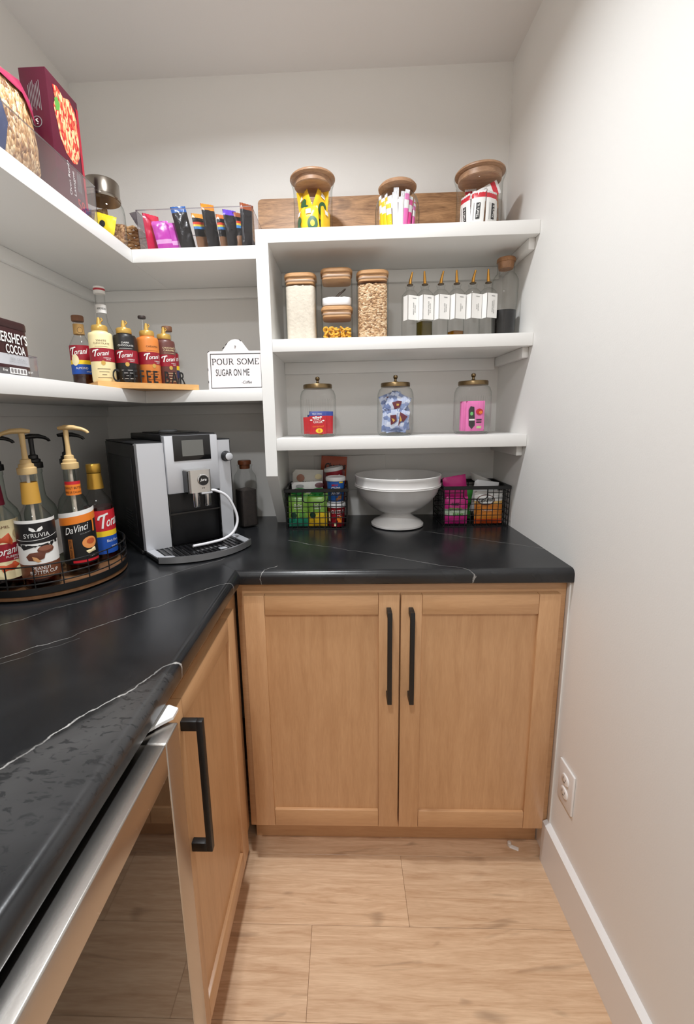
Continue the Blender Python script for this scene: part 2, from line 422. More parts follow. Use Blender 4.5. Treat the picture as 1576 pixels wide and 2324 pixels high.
# ------------------------------------------------------------------ worktop
def stone():
    m, nt, b = new_mat('black_stone'); L = nt.links
    tc = node(nt, 'ShaderNodeTexCoord'); sp = node(nt, 'ShaderNodeSeparateXYZ'); L.new(tc.outputs['Object'], sp.inputs[0])
    wob = node(nt, 'ShaderNodeTexNoise'); wob.inputs['Scale'].default_value = 9; wob.inputs['Detail'].default_value = 6; wob.inputs['Roughness'].default_value = .6
    L.new(tc.outputs['Object'], wob.inputs['Vector'])
    def mth(op, a, b_, c=None):
        n = node(nt, 'ShaderNodeMath', operation=op)
        for i, q in enumerate((a, b_, c)):
            if q is None: continue
            if isinstance(q, (int, float)): n.inputs[i].default_value = q
            else: L.new(q, n.inputs[i])
        return n.outputs[0]
    total = None
    # veins: (point, point, half width, strength, range along the vein)
    V = [((-1.167, -1.054), (-.858, -.702), .0012, .6, (-.6, 1.3)), ((-.986, -1.279), (-.854, -1.045), .0020, .9, (-1.5, 1.2)),
         ((-1.264, -.932), (-1.023, -.644), .0013, .4, (-.5, 1.4)), ((-.713, -.383), (-.173, -.687), .0012, .55, (-.1, .93)),
         ((-.262, -.285), (-.016, -.457), .0014, .4, (-.5, 1.3)), ((-1.30, -1.25), (-1.05, -.95), .0012, .3, (-.3, .9))]
    for (x0, y0), (x1, y1), hw, st, (t0, t1) in V:
        d = math.hypot(x1-x0, y1-y0); nx, ny = -(y1-y0)/d, (x1-x0)/d
        e = mth('MULTIPLY_ADD', sp.outputs[0], nx, -(nx*x0+ny*y0)); e = mth('MULTIPLY_ADD', sp.outputs[1], ny, e)
        e = mth('ADD', e, mth('MULTIPLY_ADD', wob.outputs[0], .05, -.025)); e = mth('ABSOLUTE', e, None)
        mr = node(nt, 'ShaderNodeMapRange'); mr.inputs[1].default_value = 0; mr.inputs[2].default_value = hw; mr.inputs[3].default_value = st; mr.inputs[4].default_value = 0
        L.new(e, mr.inputs[0])
        tx, ty = (x1-x0)/d/d, (y1-y0)/d/d
        tt = mth('MULTIPLY_ADD', sp.outputs[0], tx, -(tx*x0+ty*y0)); tt = mth('MULTIPLY_ADD', sp.outputs[1], ty, tt)
        k = mth('MULTIPLY', mth('GREATER_THAN', tt, t0), mth('LESS_THAN', tt, t1)); q = mth('MULTIPLY', mr.outputs[0], k)
        total = q if total is None else mth('MAXIMUM', total, q)
    brk = node(nt, 'ShaderNodeTexNoise'); brk.inputs['Scale'].default_value = 30; L.new(tc.outputs['Object'], brk.inputs['Vector'])
    mr = node(nt, 'ShaderNodeMapRange'); mr.inputs[1].default_value = .35; mr.inputs[2].default_value = .65; mr.inputs[3].default_value = .35; L.new(brk.outputs[0], mr.inputs[0])
    total = mth('MULTIPLY', total, mr.outputs[0])
    cl = node(nt, 'ShaderNodeTexNoise'); cl.inputs['Scale'].default_value = 5; cl.inputs['Detail'].default_value = 5; cl.inputs['Distortion'].default_value = 1.; L.new(tc.outputs['Object'], cl.inputs['Vector'])
    rp = node(nt, 'ShaderNodeValToRGB'); e = rp.color_ramp.elements; e[0].position = .35; e[0].color = lin((21, 22, 24)); e[1].position = .75; e[1].color = lin((38, 39, 41)); L.new(cl.outputs[0], rp.inputs[0])
    # pitted, paler patch along the strong vein
    vr = node(nt, 'ShaderNodeTexVoronoi', feature='SMOOTH_F1'); vr.inputs['Scale'].default_value = 85; vr.inputs['Smoothness'].default_value = .3
    mp = node(nt, 'ShaderNodeMapping'); mp.inputs['Rotation'].default_value = (0, 0, R(-60)); mp.inputs['Scale'].default_value = (.55, 1.2, 1); L.new(tc.outputs['Object'], mp.inputs[0]); L.new(mp.outputs[0], vr.inputs['Vector'])
    x0, y0, x1, y1 = -.986, -1.279, -.854, -1.045; d = math.hypot(x1-x0, y1-y0); nx, ny = (y1-y0)/d, -(x1-x0)/d
    e2 = mth('MULTIPLY_ADD', sp.outputs[0], nx, -(nx*x0+ny*y0)); e2 = mth('MULTIPLY_ADD', sp.outputs[1], ny, e2); e2 = mth('ADD', e2, mth('MULTIPLY_ADD', wob.outputs[0], .05, -.025))
    a = node(nt, 'ShaderNodeMapRange'); a.inputs[1].default_value = 0; a.inputs[2].default_value = .012; L.new(e2, a.inputs[0])
    bq = node(nt, 'ShaderNodeMapRange'); bq.inputs[1].default_value = .03; bq.inputs[2].default_value = .16; bq.inputs[3].default_value = 1; bq.inputs[4].default_value = 0; L.new(e2, bq.inputs[0])
    zone = mth('MULTIPLY', a.outputs[0], bq.outputs[0])
    pn = node(nt, 'ShaderNodeTexNoise'); pn.inputs['Scale'].default_value = 95; pn.inputs['Detail'].default_value = 2.5; pn.inputs['Distortion'].default_value = .8; L.new(mp.outputs[0], pn.inputs['Vector'])
    pits = node(nt, 'ShaderNodeMapRange'); pits.inputs[1].default_value = .36; pits.inputs[2].default_value = .46; pits.inputs[3].default_value = .3; L.new(pn.outputs[0], pits.inputs[0])
    zone = mth('MULTIPLY', zone, mth('LESS_THAN', sp.outputs[1], -.72)); zone = mth('MULTIPLY', zone, mth('MULTIPLY_ADD', cl.outputs[0], 1.4, -.1))
    zone = mth('MULTIPLY', zone, mth('MULTIPLY', pits.outputs[0], .26))
    m1 = node(nt, 'ShaderNodeMix', data_type='RGBA'); m1.inputs[7].default_value = lin((140, 138, 136)); L.new(zone, m1.inputs[0]); L.new(rp.outputs[0], m1.inputs[6])
    m2 = node(nt, 'ShaderNodeMix', data_type='RGBA'); m2.inputs[7].default_value = lin((205, 202, 198)); L.new(total, m2.inputs[0]); L.new(m1.outputs[2], m2.inputs[6])
    L.new(m2.outputs[2], b.inputs['Base Color']); b.inputs['Roughness'].default_value = .24; b.inputs['Specular IOR Level'].default_value = .5
    n = node(nt, 'ShaderNodeTexNoise'); n.inputs['Scale'].default_value = 90; n.inputs['Detail'].default_value = 4; L.new(tc.outputs['Object'], n.inputs['Vector'])
    hh = mth('MULTIPLY_ADD', zone, -2., n.outputs[0])
    bp = node(nt, 'ShaderNodeBump'); bp.inputs['Strength'].default_value = .1; bp.inputs['Distance'].default_value = .001; L.new(hh, bp.inputs['Height']); L.new(bp.outputs[0], b.inputs['Normal'])
    return m
M_stone = stone()
def top_section(poly, front):
    bm = bmesh.new(); lo = [bm.verts.new((x, y, ZC-.038)) for x, y in poly]; hi = [bm.verts.new((x, y, ZC)) for x, y in poly]; n = len(poly)
    bm.faces.new(lo[::-1]); bm.faces.new(hi)
    for i in range(n): bm.faces.new((lo[i], lo[(i+1) % n], hi[(i+1) % n], hi[i]))
    ed = bm.edges.get((hi[front], hi[(front+1) % n])); eb = bm.edges.get((lo[front], lo[(front+1) % n]))
    bmesh.ops.bevel(bm, geom=[ed], offset=.016, segments=6, affect='EDGES', profile=.5)
    bmesh.ops.bevel(bm, geom=[eb], offset=.006, segments=3, affect='EDGES', profile=.5)
    me = bpy.data.meshes.new('worktop_section'); bm.to_mesh(me); bm.free(); me.shade_smooth(); me.set_sharp_from_angle(angle=.6); return me
YE = -2.4
wt = thing('worktop', 'black veined stone worktop running along both walls on the maple cabinets', 'countertop', (0, 0, 0))
e_ = .0002
link('worktop_section', top_section([(XA+e_, -DC), (0, -DC), (0, 0), (-W+e_, 0)], 0), M_stone, wt)
link('worktop_section', top_section([(XA, YE), (XA, -DC-e_), (-W, -e_), (-W, YE)], 0), M_stone, wt)

# ------------------------------------------------------------------ base cabinets
def shaker_door(parent, w, z0, z1, handle_x, depth=.02, st=.055):
    """local: x across, front face at y = -depth, hung on the cabinet face at y = 0"""
    d = G().box(st-.006, w-st+.006, -depth+.008, -.003, z0+st-.006, z1-st+.006).build('cabinet_door', M_maple, parent)
    for x in (0, w-st): G().box(x, x+st, -depth, 0, z0, z1, .0015).build('door_stile', M_maple, d)
    for z in (z0, z1-st): G().box(st+.0003, w-st-.0003, -depth, 0, z, z+st, .0022).build('door_rail', M_maple_h, d)
    h = G().box(handle_x-.006, handle_x+.006, -depth-.037, -depth-.026, .5505, .811, .0012)
    for zz in (.5505, .793): h.box(handle_x-.006, handle_x+.006, -depth-.027, -depth, zz, zz+.018, .001)
    h.build('handle', M_black, d, label='black bar handle'); return d
bc = thing('base_cabinet', 'maple base cabinet with two shaker doors under the back worktop', 'cabinet', (0, 0, 0))
G().box(-.870, -.004, -.596, -.02, .105, ZC-.039).build('carcass', M_maple, bc)
G().box(-.875, -.004, -.615, -.5965, .105, ZC-.0385, .001).build('face_frame', M_maple_h, bc)
G().box(-.875, -.004, -.556, -.54, 0.0005, .1045).build('toe_kick', M_toe, bc)
for x0, w_, hx in ((-.8535, .4125, .384), (-.4372, .4117, .0255)):
    d = shaker_door(bc, w_, .1265, .8445, hx); d.location = (x0, -.6152, 0)
lc = thing('base_cabinet', 'single-door maple base cabinet beside the drinks fridge', 'cabinet', (-.881, 0, 0), R(90))
# local x runs along world y, local -y looks towards world +x
G().box(-1.120, -.6165, .019, .60, .105, ZC-.039).build('carcass', M_maple, lc)
G().box(-1.120, -.6155, 0, .0185, .105, ZC-.0385, .001).build('face_frame', M_maple, lc)
G().box(-1.120, -.6165, .06, .075, .0005, .1045).build('toe_kick', M_toe, lc)
d = shaker_door(lc, .404, .1265, .8445, .046); d.location = (-1.112, -.0002, 0)

# ------------------------------------------------------------------ drinks fridge
fr = thing('drinks_fridge', 'undercounter drinks fridge with stainless framed dark glass door', 'fridge', (-.886, 0, 0), R(90))
M_steel = mat('brushed_steel', (190, 186, 181), .27, 1., bump=.02, bscale=400)
y0, y1 = -1.735, -1.142
G().box(y0+.004, -1.126, .001, .58, .02, .868, .002).build('cabinet_body', mat('fridge_body', (30, 30, 31), .5), fr)
fd = G().box(y0+.044, y1-.044, -.047, -.008, .135, .822).build('door_core', mat('door_core_dark', (26, 25, 24), .4), fr)
for a, b_ in ((y0, y0+.045), (y1-.045, y1)): G().box(a, b_, -.054, -.003, .10, .866, .0025, 3).build('door_frame_stile', M_steel, fd)
for a, b_ in ((.10, .14), (.818, .866)): G().box(y0+.0452, y1-.0452, -.054, -.003, a, b_, .0025, 3).build('door_frame_rail', M_steel, fd)
gp = mat('dark_glass', (16, 13, 12), .03, 0., .6)
G().box(y0+.046, y1-.046, -.0525, -.0475, .141, .817).build('glass_pane', gp, fd)
g = G().prism([(-1.185, -.006), (-1.118, -.006), (-1.113, -.030), (-1.120, -.046), (-1.140, -.046), (-1.152, -.034)], .8685, .873)
g.build('hinge_plate', mat('hinge_white', (232, 230, 228), .3), fr, label='pale metal hinge plate')
for yy in (y0+.03, -1.16):
    for dd in (.06, .52): G().lathe([(.018, 0), (.018, .008), (.012, .01), (.012, .02)], 16, cx=yy, cy=dd).build('foot', M_black, fr)

# ------------------------------------------------------------------ wall shelving
su = thing('shelf_unit', 'white painted built-in shelf unit with three shelves beside the right wall', 'shelf', (0, 0, 0))
G().box(XS, -.0005, -DS, -.0005, Z1-TH, Z1, .0012).build('shelf_board', M_white, su)
for z in (Z2, Z3): G().box(XS+TH+.0002, -.0005, -DS, -.0005, z-TH, z, .0012).build('shelf_board', M_white, su)
G().prism([(-.0005, ZC+.0005), (-.105, ZC+.0005), (-DS, 1.117), (-DS, Z1-TH-.0003), (-.0005, Z1-TH-.0003)], XS, XS+TH, 'X').build('side_panel', M_white, su)
for z in (Z1, Z2, Z3):
    G().box(XS+TH+.0004, -.0202, -.0195, -.0006, z-TH-.042, z-TH-.0003, .001).build('wall_cleat', M_white, su)
    G().box(-.0195, -.0006, -.268, -.0006, z-TH-.032, z-TH-.0003, .0015).build('wall_cleat', M_white, su)
for z, lab in ((ZL1, 'upper L-shaped white shelf carrying the clear bins in the corner'), (ZL2, 'lower L-shaped white shelf above the coffee machine')):
    s_ = thing('corner_shelf', lab, 'shelf', (0, 0, 0))
    G().box(-W+DS+.0003, XS-.0003, -DS, -.0005, z-TH, z, .0012).build('shelf_board', M_white, s_)
    G().box(-W+.0005, -W+DS, YE, -.0005, z-TH, z, .0012).build('shelf_board', M_white, s_)
    G().box(-W+.02, XS-.0003, -.0195, -.0006, z-TH-.036, z-TH-.0003, .001).build('wall_cleat', M_white, s_)
    G().box(-W+.0006, -W+.0195, YE, -.0198, z-TH-.036, z-TH-.0003, .001).build('wall_cleat', M_white, s_)
# flush white access panel on the wall above the worktop
o = tag(G().box(-.70, -.42, -.006, -.0005, 1.02, 1.155, .0015).build('access_panel', M_wall), 'thin painted access panel on the wall behind the snack basket', 'panel')

# small white clip lying at the toe of the back cabinet
o = thing('floor_clip', 'tiny white plastic clip lying at the foot of the back cabinet', 'clip', (-.080, -.585, 0), R(-25))
G().box(-.012, .014, -.006, .006, 0.0005, .003, .001).build('flap', mat('clip_white', (232, 228, 222), .4), o)
G().lathe([(.006, 0), (.006, .011), (.004, .013)], 14, cx=-.013, cy=.003, z=.0005).build('stub', mat('clip_clear', (205, 196, 186), .3), o)

# ================================================================== THINGS ON THE TOP SHELF
M_glass = glass('clear_glass')
M_glass2 = glass('thick_glass', (255, 255, 255), (196, 203, 198), .8, .01, .025, 2.8)
M_acr = glass('clear_acrylic', (253, 252, 254), (236, 232, 240), 1.1, .05, .05, 1.6)
M_lid = wood('acacia_lid', (184, 144, 110), (142, 104, 76), 'X', .45, 5, 5)
M_bamboo = wood('bamboo_lid', (205, 160, 112), (176, 128, 84), 'X', .45, 5, 6)
M_acacia = wood('acacia_board', (196, 150, 106), (112, 76, 48), 'X', .45, 2.2, 7, knots=True)
M_ink = mat('print_black', (22, 20, 20), .5); M_paper = mat('print_white', (238, 236, 232), .5)
M_red = mat('print_red', (198, 34, 46), .4); M_grey = mat('print_grey', (150, 150, 150), .5)
M_wine = mat('print_wine', (148, 22, 40), .4); M_yel = mat('print_yellow', (245, 205, 40), .4)
M_green = mat('print_green', (44, 92, 58), .4); M_lgreen = mat('print_leaf', (96, 160, 70), .4)
M_blue = mat('print_blue', (30, 80, 170), .4); M_orange = mat('print_orange', (236, 130, 40), .4)
M_pink = mat('print_pink', (226, 60, 150), .4); M_brown = mat('print_brown', (112, 66, 44), .4); M_cream = mat('print_cream', (240, 224, 178), .4)
M_gold = mat('gold_plastic', (204, 164, 84), .3, .35); M_bronze = mat('aged_bronze', (128, 108, 78), .32, 1.)

# long acacia board leaning on the back wall
g = G(); c_ = .014
pts = [(-.416, 0), (.416, 0), (.416, .198-c_)] + arc(.416-c_, .198-c_, c_, c_, 0, 90, 5)[1:] + arc(-.416+c_, .198-c_, c_, c_, 90, 180, 5)
g.prism(pts, -.010, .010, 'Y')
o = g.build('serving_board', M_acacia, None, (-.455, -.046, Z1+.003), (R(-8), 0, 0))
tag(o, 'long acacia wood board leaning on the wall behind the lidded jars', 'board')

def wood_lid_jar(label, x, y, z, r, h, lid_r, lid_t=.011):
    o = thing('glass_jar', label, 'jar', (x, y, z))
    G().lathe([(r*.86, .0008), (r*.97, .004), (r, .012), (r, h*.80), (r*1.02, h*.88), (r*1.09, h*.955), (r*1.13, h), (r*1.07, h)], 48, cap0=True, cap1=False).build('glass_body', M_glass, o)
    G().lathe([(r*.80, .006), (r*.9, .008), (r*.86, .0015)], 32).build('thick_base', M_glass2, o)
    l = G().lathe([(lid_r*.9, h+.0005), (lid_r, h+.0035), (lid_r, h+lid_t-.004), (lid_r*.95, h+lid_t), (.001, h+lid_t)], 48).build('lid', M_lid, o, label='turned wooden lid')
    G().lathe([(r*.90, h-.018), (r*.94, h-.016), (r*.94, h), (r*.9, h)], 40).build('lid_plug', M_lid, l)
    return o
YJ = -.175
YX, BX, RX = -.669, -.402, -.146
wood_lid_jar('wood-lidded glass jar full of yellow snack bags on the top shelf', YX, YJ, Z1, .0615, .178, .0712)
wood_lid_jar('wood-lidded glass jar of white fruit bars on the top shelf by the right wall', RX, YJ, Z1, .069, .175, .0755)

# yellow bags
M_ybag = mat('yellow_bag', (246, 196, 36), .33, vary=.08, vscale=18, bump=.25, bscale=40)
def ydecor(k):
    def f(p, sf):
        if k % 3 == 0:
            patch(p, 'printed_patch', M_green, sf, ('poly', [(-.010, -.03), (.012, -.03), (.017, -.018), (.009, -.008), (.016, .004), (.010, .014), (-.006, .014), (-.014, .004), (-.008, -.008), (-.016, -.018)]))
        elif k % 3 == 1:
            patch(p, 'printed_patch', M_green, sf, ('ell', .006, -.012, .016, .021))
            patch(p, 'printed_patch', M_yel, sf, ('ell', .006, -.012, .007, .009), .001)
        patch(p, 'printed_patch', M_paper, sf, ('rect', -.012, .018, .004, .032))
        for q in range(3): patch(p, 'printed_line', M_brown, sf, ('rect', -.022, -.038+q*.004, -.006-q*.003, -.0368+q*.004))
    return f
YB = [(-62, .008, 4), (-4, .006, -5), (58, .008, 6), (118, .008, 0), (180, .008, 3), (240, .008, -4), (-46, .066, -26), (44, .066, 26), (134, .068, -12), (224, .068, 12), (0, .020, 8)]
for i, (an, dz, rr) in enumerate(YB):
    rad = .0455 if i < 6 else (.034 if i < 10 else .004); a = R(an)
    packet('snack_bag', 'small yellow snack bag inside the wood-lidded jar', 'snack bag', M_ybag, (YX+rad*math.sin(a), YJ-rad*math.cos(a), Z1+dz), .052 if i < 6 else .054, .080, .012, (R(-3), R(rr), a), 'yellow bags in the jar', i, .002, .06, ydecor(i), (YX, YJ, .0600, Z1+.009, Z1+.158))

# white and red fruit bars
M_wbar = bands('fruit_bar_wrap', [(0, (226, 226, 224)), (.06, (240, 239, 236)), (.80, (206, 40, 56)), (.93, (235, 234, 232))], 'Z', .3, .2)
def rdecor(k):
    def f(p, sf):
        patch(p, 'printed_patch', M_ink, sf, ('rect', -.004, -.028, .008, .016))
        text(p, "That's it.", M_paper, sf, .002, -.006, .038, .0085, rot=R(90), off=.0018, bold=.01)
        for q in range(3): patch(p, 'printed_patch', M_red, sf, ('ell', -.012+q*.012, -.046, .005, .006))
        patch(p, 'printed_line', M_grey, sf, ('rect', -.012, -.03, -.0105, .018))
    return f
RB = [(28, .008, 2, 0), (-62, .008, -3, 0), (-22, .010, 3, 0), (72, .008, 2, 0), (-12, .075, 68, 1), (120, .010, -3, 0), (165, .012, 4, 0), (210, .010, -2, 0), (255, .010, 3, 0), (60, .020, -6, 1), (190, .050, 8, 1)]
for i, (an, dz, rr, inner) in enumerate(RB):
    rad = (.050, .030)[inner]; a = R(an)
    packet('fruit_bar', 'white and red wrapped fruit bar in the wood-lidded jar', 'snack bar', M_wbar, (RX+rad*math.sin(a)-(.03 if rr > 50 else 0), YJ-rad*math.cos(a), Z1+dz), .040, .104, .011, (0, R(rr), a), 'fruit bars in the jar', i+20, .0012, .05, rdecor(i), (RX, YJ, .0675, Z1+.009, Z1+.158))

# ribbed jar with drink sticks
o = thing('ribbed_glass_jar', 'ribbed glass jar of colourful drink sticks with a knobbed wooden lid', 'jar', (BX, YJ, Z1))
r = .069
G().lathe([(r*.82, .0008), (r*.97, .008), (r, .03), (r, .078), (r*.97, .098), (r*.88, .116), (r*.73, .129), (r*.68, .136), (r*.70, .141)], 112, ribs(28, .024), cap1=False).build('glass_body', M_glass2, o)
l = G().lathe([(.050, .1415), (.059, .146), (.060, .151), (.054, .158), (.030, .163), (.001, .164)], 40).build('lid', M_lid, o, label='turned wooden lid')
G().lathe([(.008, .1635), (.0075, .168), (.011, .172), (.009, .177), (.001, .179)], 20).build('lid_knob', M_lid, l)
ST = [((246, 200, 30), 'yellow'), ((210, 50, 40), 'red'), ((242, 240, 238), 'white'), ((240, 238, 240), 'white'), ((236, 60, 150), 'pink'), ((232, 110, 180), 'pink')]
k = 0
for ring, n in ((.052, 20), (.034, 13), (.014, 5)):
    for i in range(n):
        a = 2*math.pi*i/n+ring*20; x = math.cos(a)*ring; yy = math.sin(a)*ring
        ci = 0 if x < -.024 else (4+(i % 2) if x > .014 else (1 if i % 5 == 0 else 2+(i % 2)))
        c, nm = ST[ci]; hh = .085+.035*((i*7+k) % 5)/5 + (.016 if ring < .04 else 0)
        m = bands('stick_'+nm+str(ci), [(0, c), (.55, (238, 236, 236)), (.75, tuple(int(q*.8+40) for q in c)), (.9, (225, 225, 228))], 'Z', .3)
        packet('drink_stick', nm+' drink mix stick in the ribbed jar', 'drink stick', m, (BX+x, YJ+yy, Z1+.010), .0165, hh, .007, (R(-yy*110), R(x*100), a+R(90)), nm+' drink sticks in the ribbed jar', k % 4, .0004, .05, None, (BX, YJ, .063, Z1+.009, Z1+.136))
        k += 1

# ================================================================== UPPER CORNER SHELF
def open_bin(name, label, x0, x1, y0, y1, z0, h, lip=.006, fl=.0):
    o = thing(name, label, 'bin', ((x0+x1)/2, (y0+y1)/2, z0)); w = (x1-x0)/2; d = (y1-y0)/2; t = .0025; b = .93
    def wall(p0, p1, q0, q1):
        g = G(); v = [p0, p1, q1, q0]; g.add([(a[0], a[1], a[2]) for a in v], [(0, 1, 2, 3)]); return g
    B = [(-w*.985, -d*.985, .0005), (w*.985, -d*.985, .0005), (w*.985, d*.985, .0005), (-w*.985, d*.985, .0005)]; T = [(-w, -d, h), (w, -d, h), (w, d, h), (-w, d, h)]
    for i in range(4): wall(B[i], B[(i+1) % 4], T[i], T[(i+1) % 4]).build('bin_wall', M_acr, o, fix=False)
    G().add(B, [(0, 1, 2, 3)]).build('bin_floor', M_acr, o, fix=False)
    G().tube([(-w, -d, h), (w, -d, h), (w, d, h), (-w, d, h)], .0016, 6, True).build('rim', M_acr2, o)
    for i in range(4): G().tube([B[i], T[i]], .0011, 6).build('corner_edge', M_acr2, o)
    return o
M_acr2 = glass('acrylic_edge', (226, 222, 228), (168, 162, 172), .9, .1, .2, 1.5)
bn = open_bin('clear_bin', 'clear acrylic bin of snack bars on the corner shelf', -1.197, -.846, -.283, -.09, ZL1, .112)
G().prism([(-.024, .108), (-.002, .112), (-.002, .109), (-.020, .103), (-.004, .078), (-.006, .076)], -.09, .09, 'Y').build('grip', M_acr2, bn, (-.1755, 0, 0))

# snack bars in the clear bin
cols = [((40, 90, 160), 'blue', -1.062, .128, -12), ((222, 150, 60), 'orange', -1.018, .112, -10), ((214, 132, 44), 'orange', -.980, .130, -9), ((196, 110, 50), 'rust', -.944, .108, -8),
        ((96, 60, 190), 'purple', -.918, .114, -7), ((150, 84, 50), 'brown', -.894, .114, -5), ((140, 70, 40), 'brown', -.873, .134, -1)]
for i, (c, nm, x, h_, rr) in enumerate(cols):
    m = bands('bar_'+nm+str(i), [(0, c), (.10, (24, 24, 27)), (.16, (126, 92, 66)), (.42, (22, 22, 25)), (.60, (70, 130, 190)), (.67, (214, 190, 70)), (.72, (206, 70, 50)), (.78, (24, 24, 27)), (.88, c)] if i % 2 else
              [(0, c), (.09, (22, 22, 25)), (.74, (26, 26, 30)), (.86, c)], 'Z', .22, .4)
    packet('snack_bar', {'blue': 'black snack bar with blue ends in the clear bin', 'purple': 'black snack bar with purple ends in the clear bin', 'rust': 'black snack bar with rust coloured ends in the clear bin',
            'orange': 'black snack bar with orange ends and a rainbow stripe in the clear bin' if i % 2 else 'tall plain black snack bar with orange ends in the clear bin', 'brown': 'black snack bar with brown ends and a rainbow stripe in the clear bin' if i % 2 else 'tall plain black snack bar with brown ends in the clear bin'}[nm], 'snack bar', m, (x+.004, -.235+.018*(i % 2), ZL1+.004), .046, h_, .016, (0, R(rr), R(38+(i*23) % 25-12)), nm+' ended bars in the clear bin', i, .0045)
for i, x in enumerate((-1.112, -1.092, -1.068)):
    m = bands('magenta_packet', [(0, (196, 60, 176)), (.22, (230, 170, 220)), (.36, (196, 62, 178)), (.86, (206, 84, 190))], 'Z', .3, .3)
    packet('snack_bar', 'magenta wrapped snack bar in the clear bin', 'snack bar', m, (x-.010, -.254+.016*i, ZL1+.004), .05, .082, .012, (0, R(-12), R(30)), 'magenta bars in the clear bin', i+9, .002)
packet('snack_bag', 'crimson snack bag at the end of the clear bin', 'snack bag', mat('crimson_film', (206, 26, 70), .3, bump=.4, bscale=60), (-1.160, -.245, ZL1+.004), .055, .105, .02, (0, R(-6), R(55)), None, 31, .002)

# woven basket behind the steel-lidded jar
bk = thing('woven_basket', 'small woven seagrass basket between the steel-lidded jar and the clear bin', 'basket', (-1.325, -.135, ZL1))
M_straw = mat('seagrass', (190, 148, 100), .75, vary=.35, vscale=120)
for row in range(9):
    z = .007+row*.0105; pts = []
    for i in range(96):
        s_ = superell(5, .095, .09)(2*math.pi*i/96); k = 1+.035*math.cos(math.pi*(i//2+row)); pts.append((s_[0]*k, s_[1]*k, z+.002*math.sin(i*1.57+row)))
    G().tube(pts, .006, 6, True).build('weave_course', M_straw, bk)
G().box(-.088, .088, -.083, .083, .001, .005).build('basket_floor', M_straw, bk)

# glass jar with steel lid
JX, JY = -1.274, -.325
o = thing('glass_jar', 'round glass jar with a brushed steel lid on the corner shelf', 'jar', (JX, JY, ZL1))
G().lathe([(.046, .0006), (.054, .004), (.0575, .014), (.0575, .085), (.055, .104), (.048, .118), (.045, .126)], 44, cap1=False).build('glass_body', M_glass2, o)
G().lathe([(.0485, .120), (.0495, .122), (.0495, .127), (.048, .129), (.048, .166), (.046, .169), (.001, .169)], 44).build('lid', mat('lid_steel', (150, 142, 132), .22, 1.), o, label='brushed steel lid')
packet('snack_bag', 'small yellow packet inside the steel-lidded jar', 'snack bag', mat('lemon_film', (240, 214, 40), .35), (JX+.004, JY-.022, ZL1+.022), .058, .05, .012, (0, R(14), R(10)), None, 40, .0015, .06, lambda p, sf: patch(p, 'printed_patch', M_ink, sf, ('ell', -.004, -.004, .008, .009)), (JX, JY, .054, ZL1+.006, ZL1+.11))
packet('snack_bag', 'tan paper packet standing inside the steel-lidded jar', 'snack bag', cells('crumb_print', [(176, 140, 96), (150, 112, 70), (200, 168, 124)], 160), (JX-.012, JY+.006, ZL1+.010), .056, .09, .018, (0, R(-6), R(8)), None, 41, .0015)
packet('snack_bag', 'brown packet lying low inside the steel-lidded jar', 'snack bag', cells('crumb_print2', [(150, 112, 78), (190, 150, 108), (120, 84, 54)], 140), (JX+.014, JY+.022, ZL1+.010), .056, .055, .016, (0, R(10), R(-8)), None, 42, .0015)

# big clear bin with the pasta
open_bin('clear_bin', 'long clear acrylic bin holding dry pasta on the upper left shelf', -1.405, -1.225, -.86, -.457, ZL1, .095)
bx = thing('pasta_box', 'tall burgundy cardboard pasta box standing in the long clear bin', 'box', (-1.243, -.5265, ZL1+.003), R(90))
# local: x runs along world y, front face (-y) looks to world +x
M_burg = mat('burgundy_card', (84, 14, 40), .35)
bw, bd, bh = .060, .062, .276
G().box(-bw, bw, 0, bd, 0, bh, .0012).build('carton', M_burg, bx)
sp_ = s_plane(0)
fr_ = patch(bx, 'food_picture', cells('lasagne_print', [(226, 172, 120), (198, 52, 44), (240, 206, 156), (214, 80, 60), (186, 36, 40), (236, 190, 140), (224, 120, 84)], 210, .4, (1, 1, .45), .1), sp_,
      ('poly', [(-.040, .255), (-.022, .262), (.0, .252), (.024, .262), (.046, .245), (.050, .20), (.046, .15), (.030, .125), (.014, .118), (-.012, .128), (-.030, .150), (-.036, .18), (-.044, .21), (-.034, .23)]))
patch(bx, 'food_picture', M_lgreen, sp_, ('poly', [(-.036, .205), (-.022, .212), (-.018, .226), (-.026, .238), (-.038, .228)]), .001)
patch(bx, 'printed_patch', mat('print_crimson', (172, 26, 50), .4), sp_, ('rect', .050, .03, .0595, .26))
text(bx, 'Oven Ready', M_paper, sp_, -.012, .075, .075, .011, rot=R(90))
text(bx, 'Lasagne', M_paper, sp_, .006, .070, .055, .011, rot=R(90))
text(bx, '58', M_red, sp_, .028, .028, .030, .026)
for q in range(5): patch(bx, 'printed_line', M_grey, sp_, ('rect', .022+q*.0035, .06, .0232+q*.0035, .10+.006*(q % 2)))
ss = lambda x, z, o: (-bw-o, x, z)                # the narrow side that looks towards the room
for q in range(8): patch(bx, 'printed_line', M_grey, ss, ('rect', .018+q*.0036, .19+.004*(q % 3), .0192+q*.0036, .25-.003*(q % 4)))
patch(bx, 'printed_emblem', M_grey, ss, ('ell', .032, .168, .0115, .0115)); patch(bx, 'printed_emblem', M_burg, ss, ('ell', .032, .168, .0098, .0098), .001)
text(bx, '?', M_paper, ss, .032, .168, .007, .011, off=.0014)

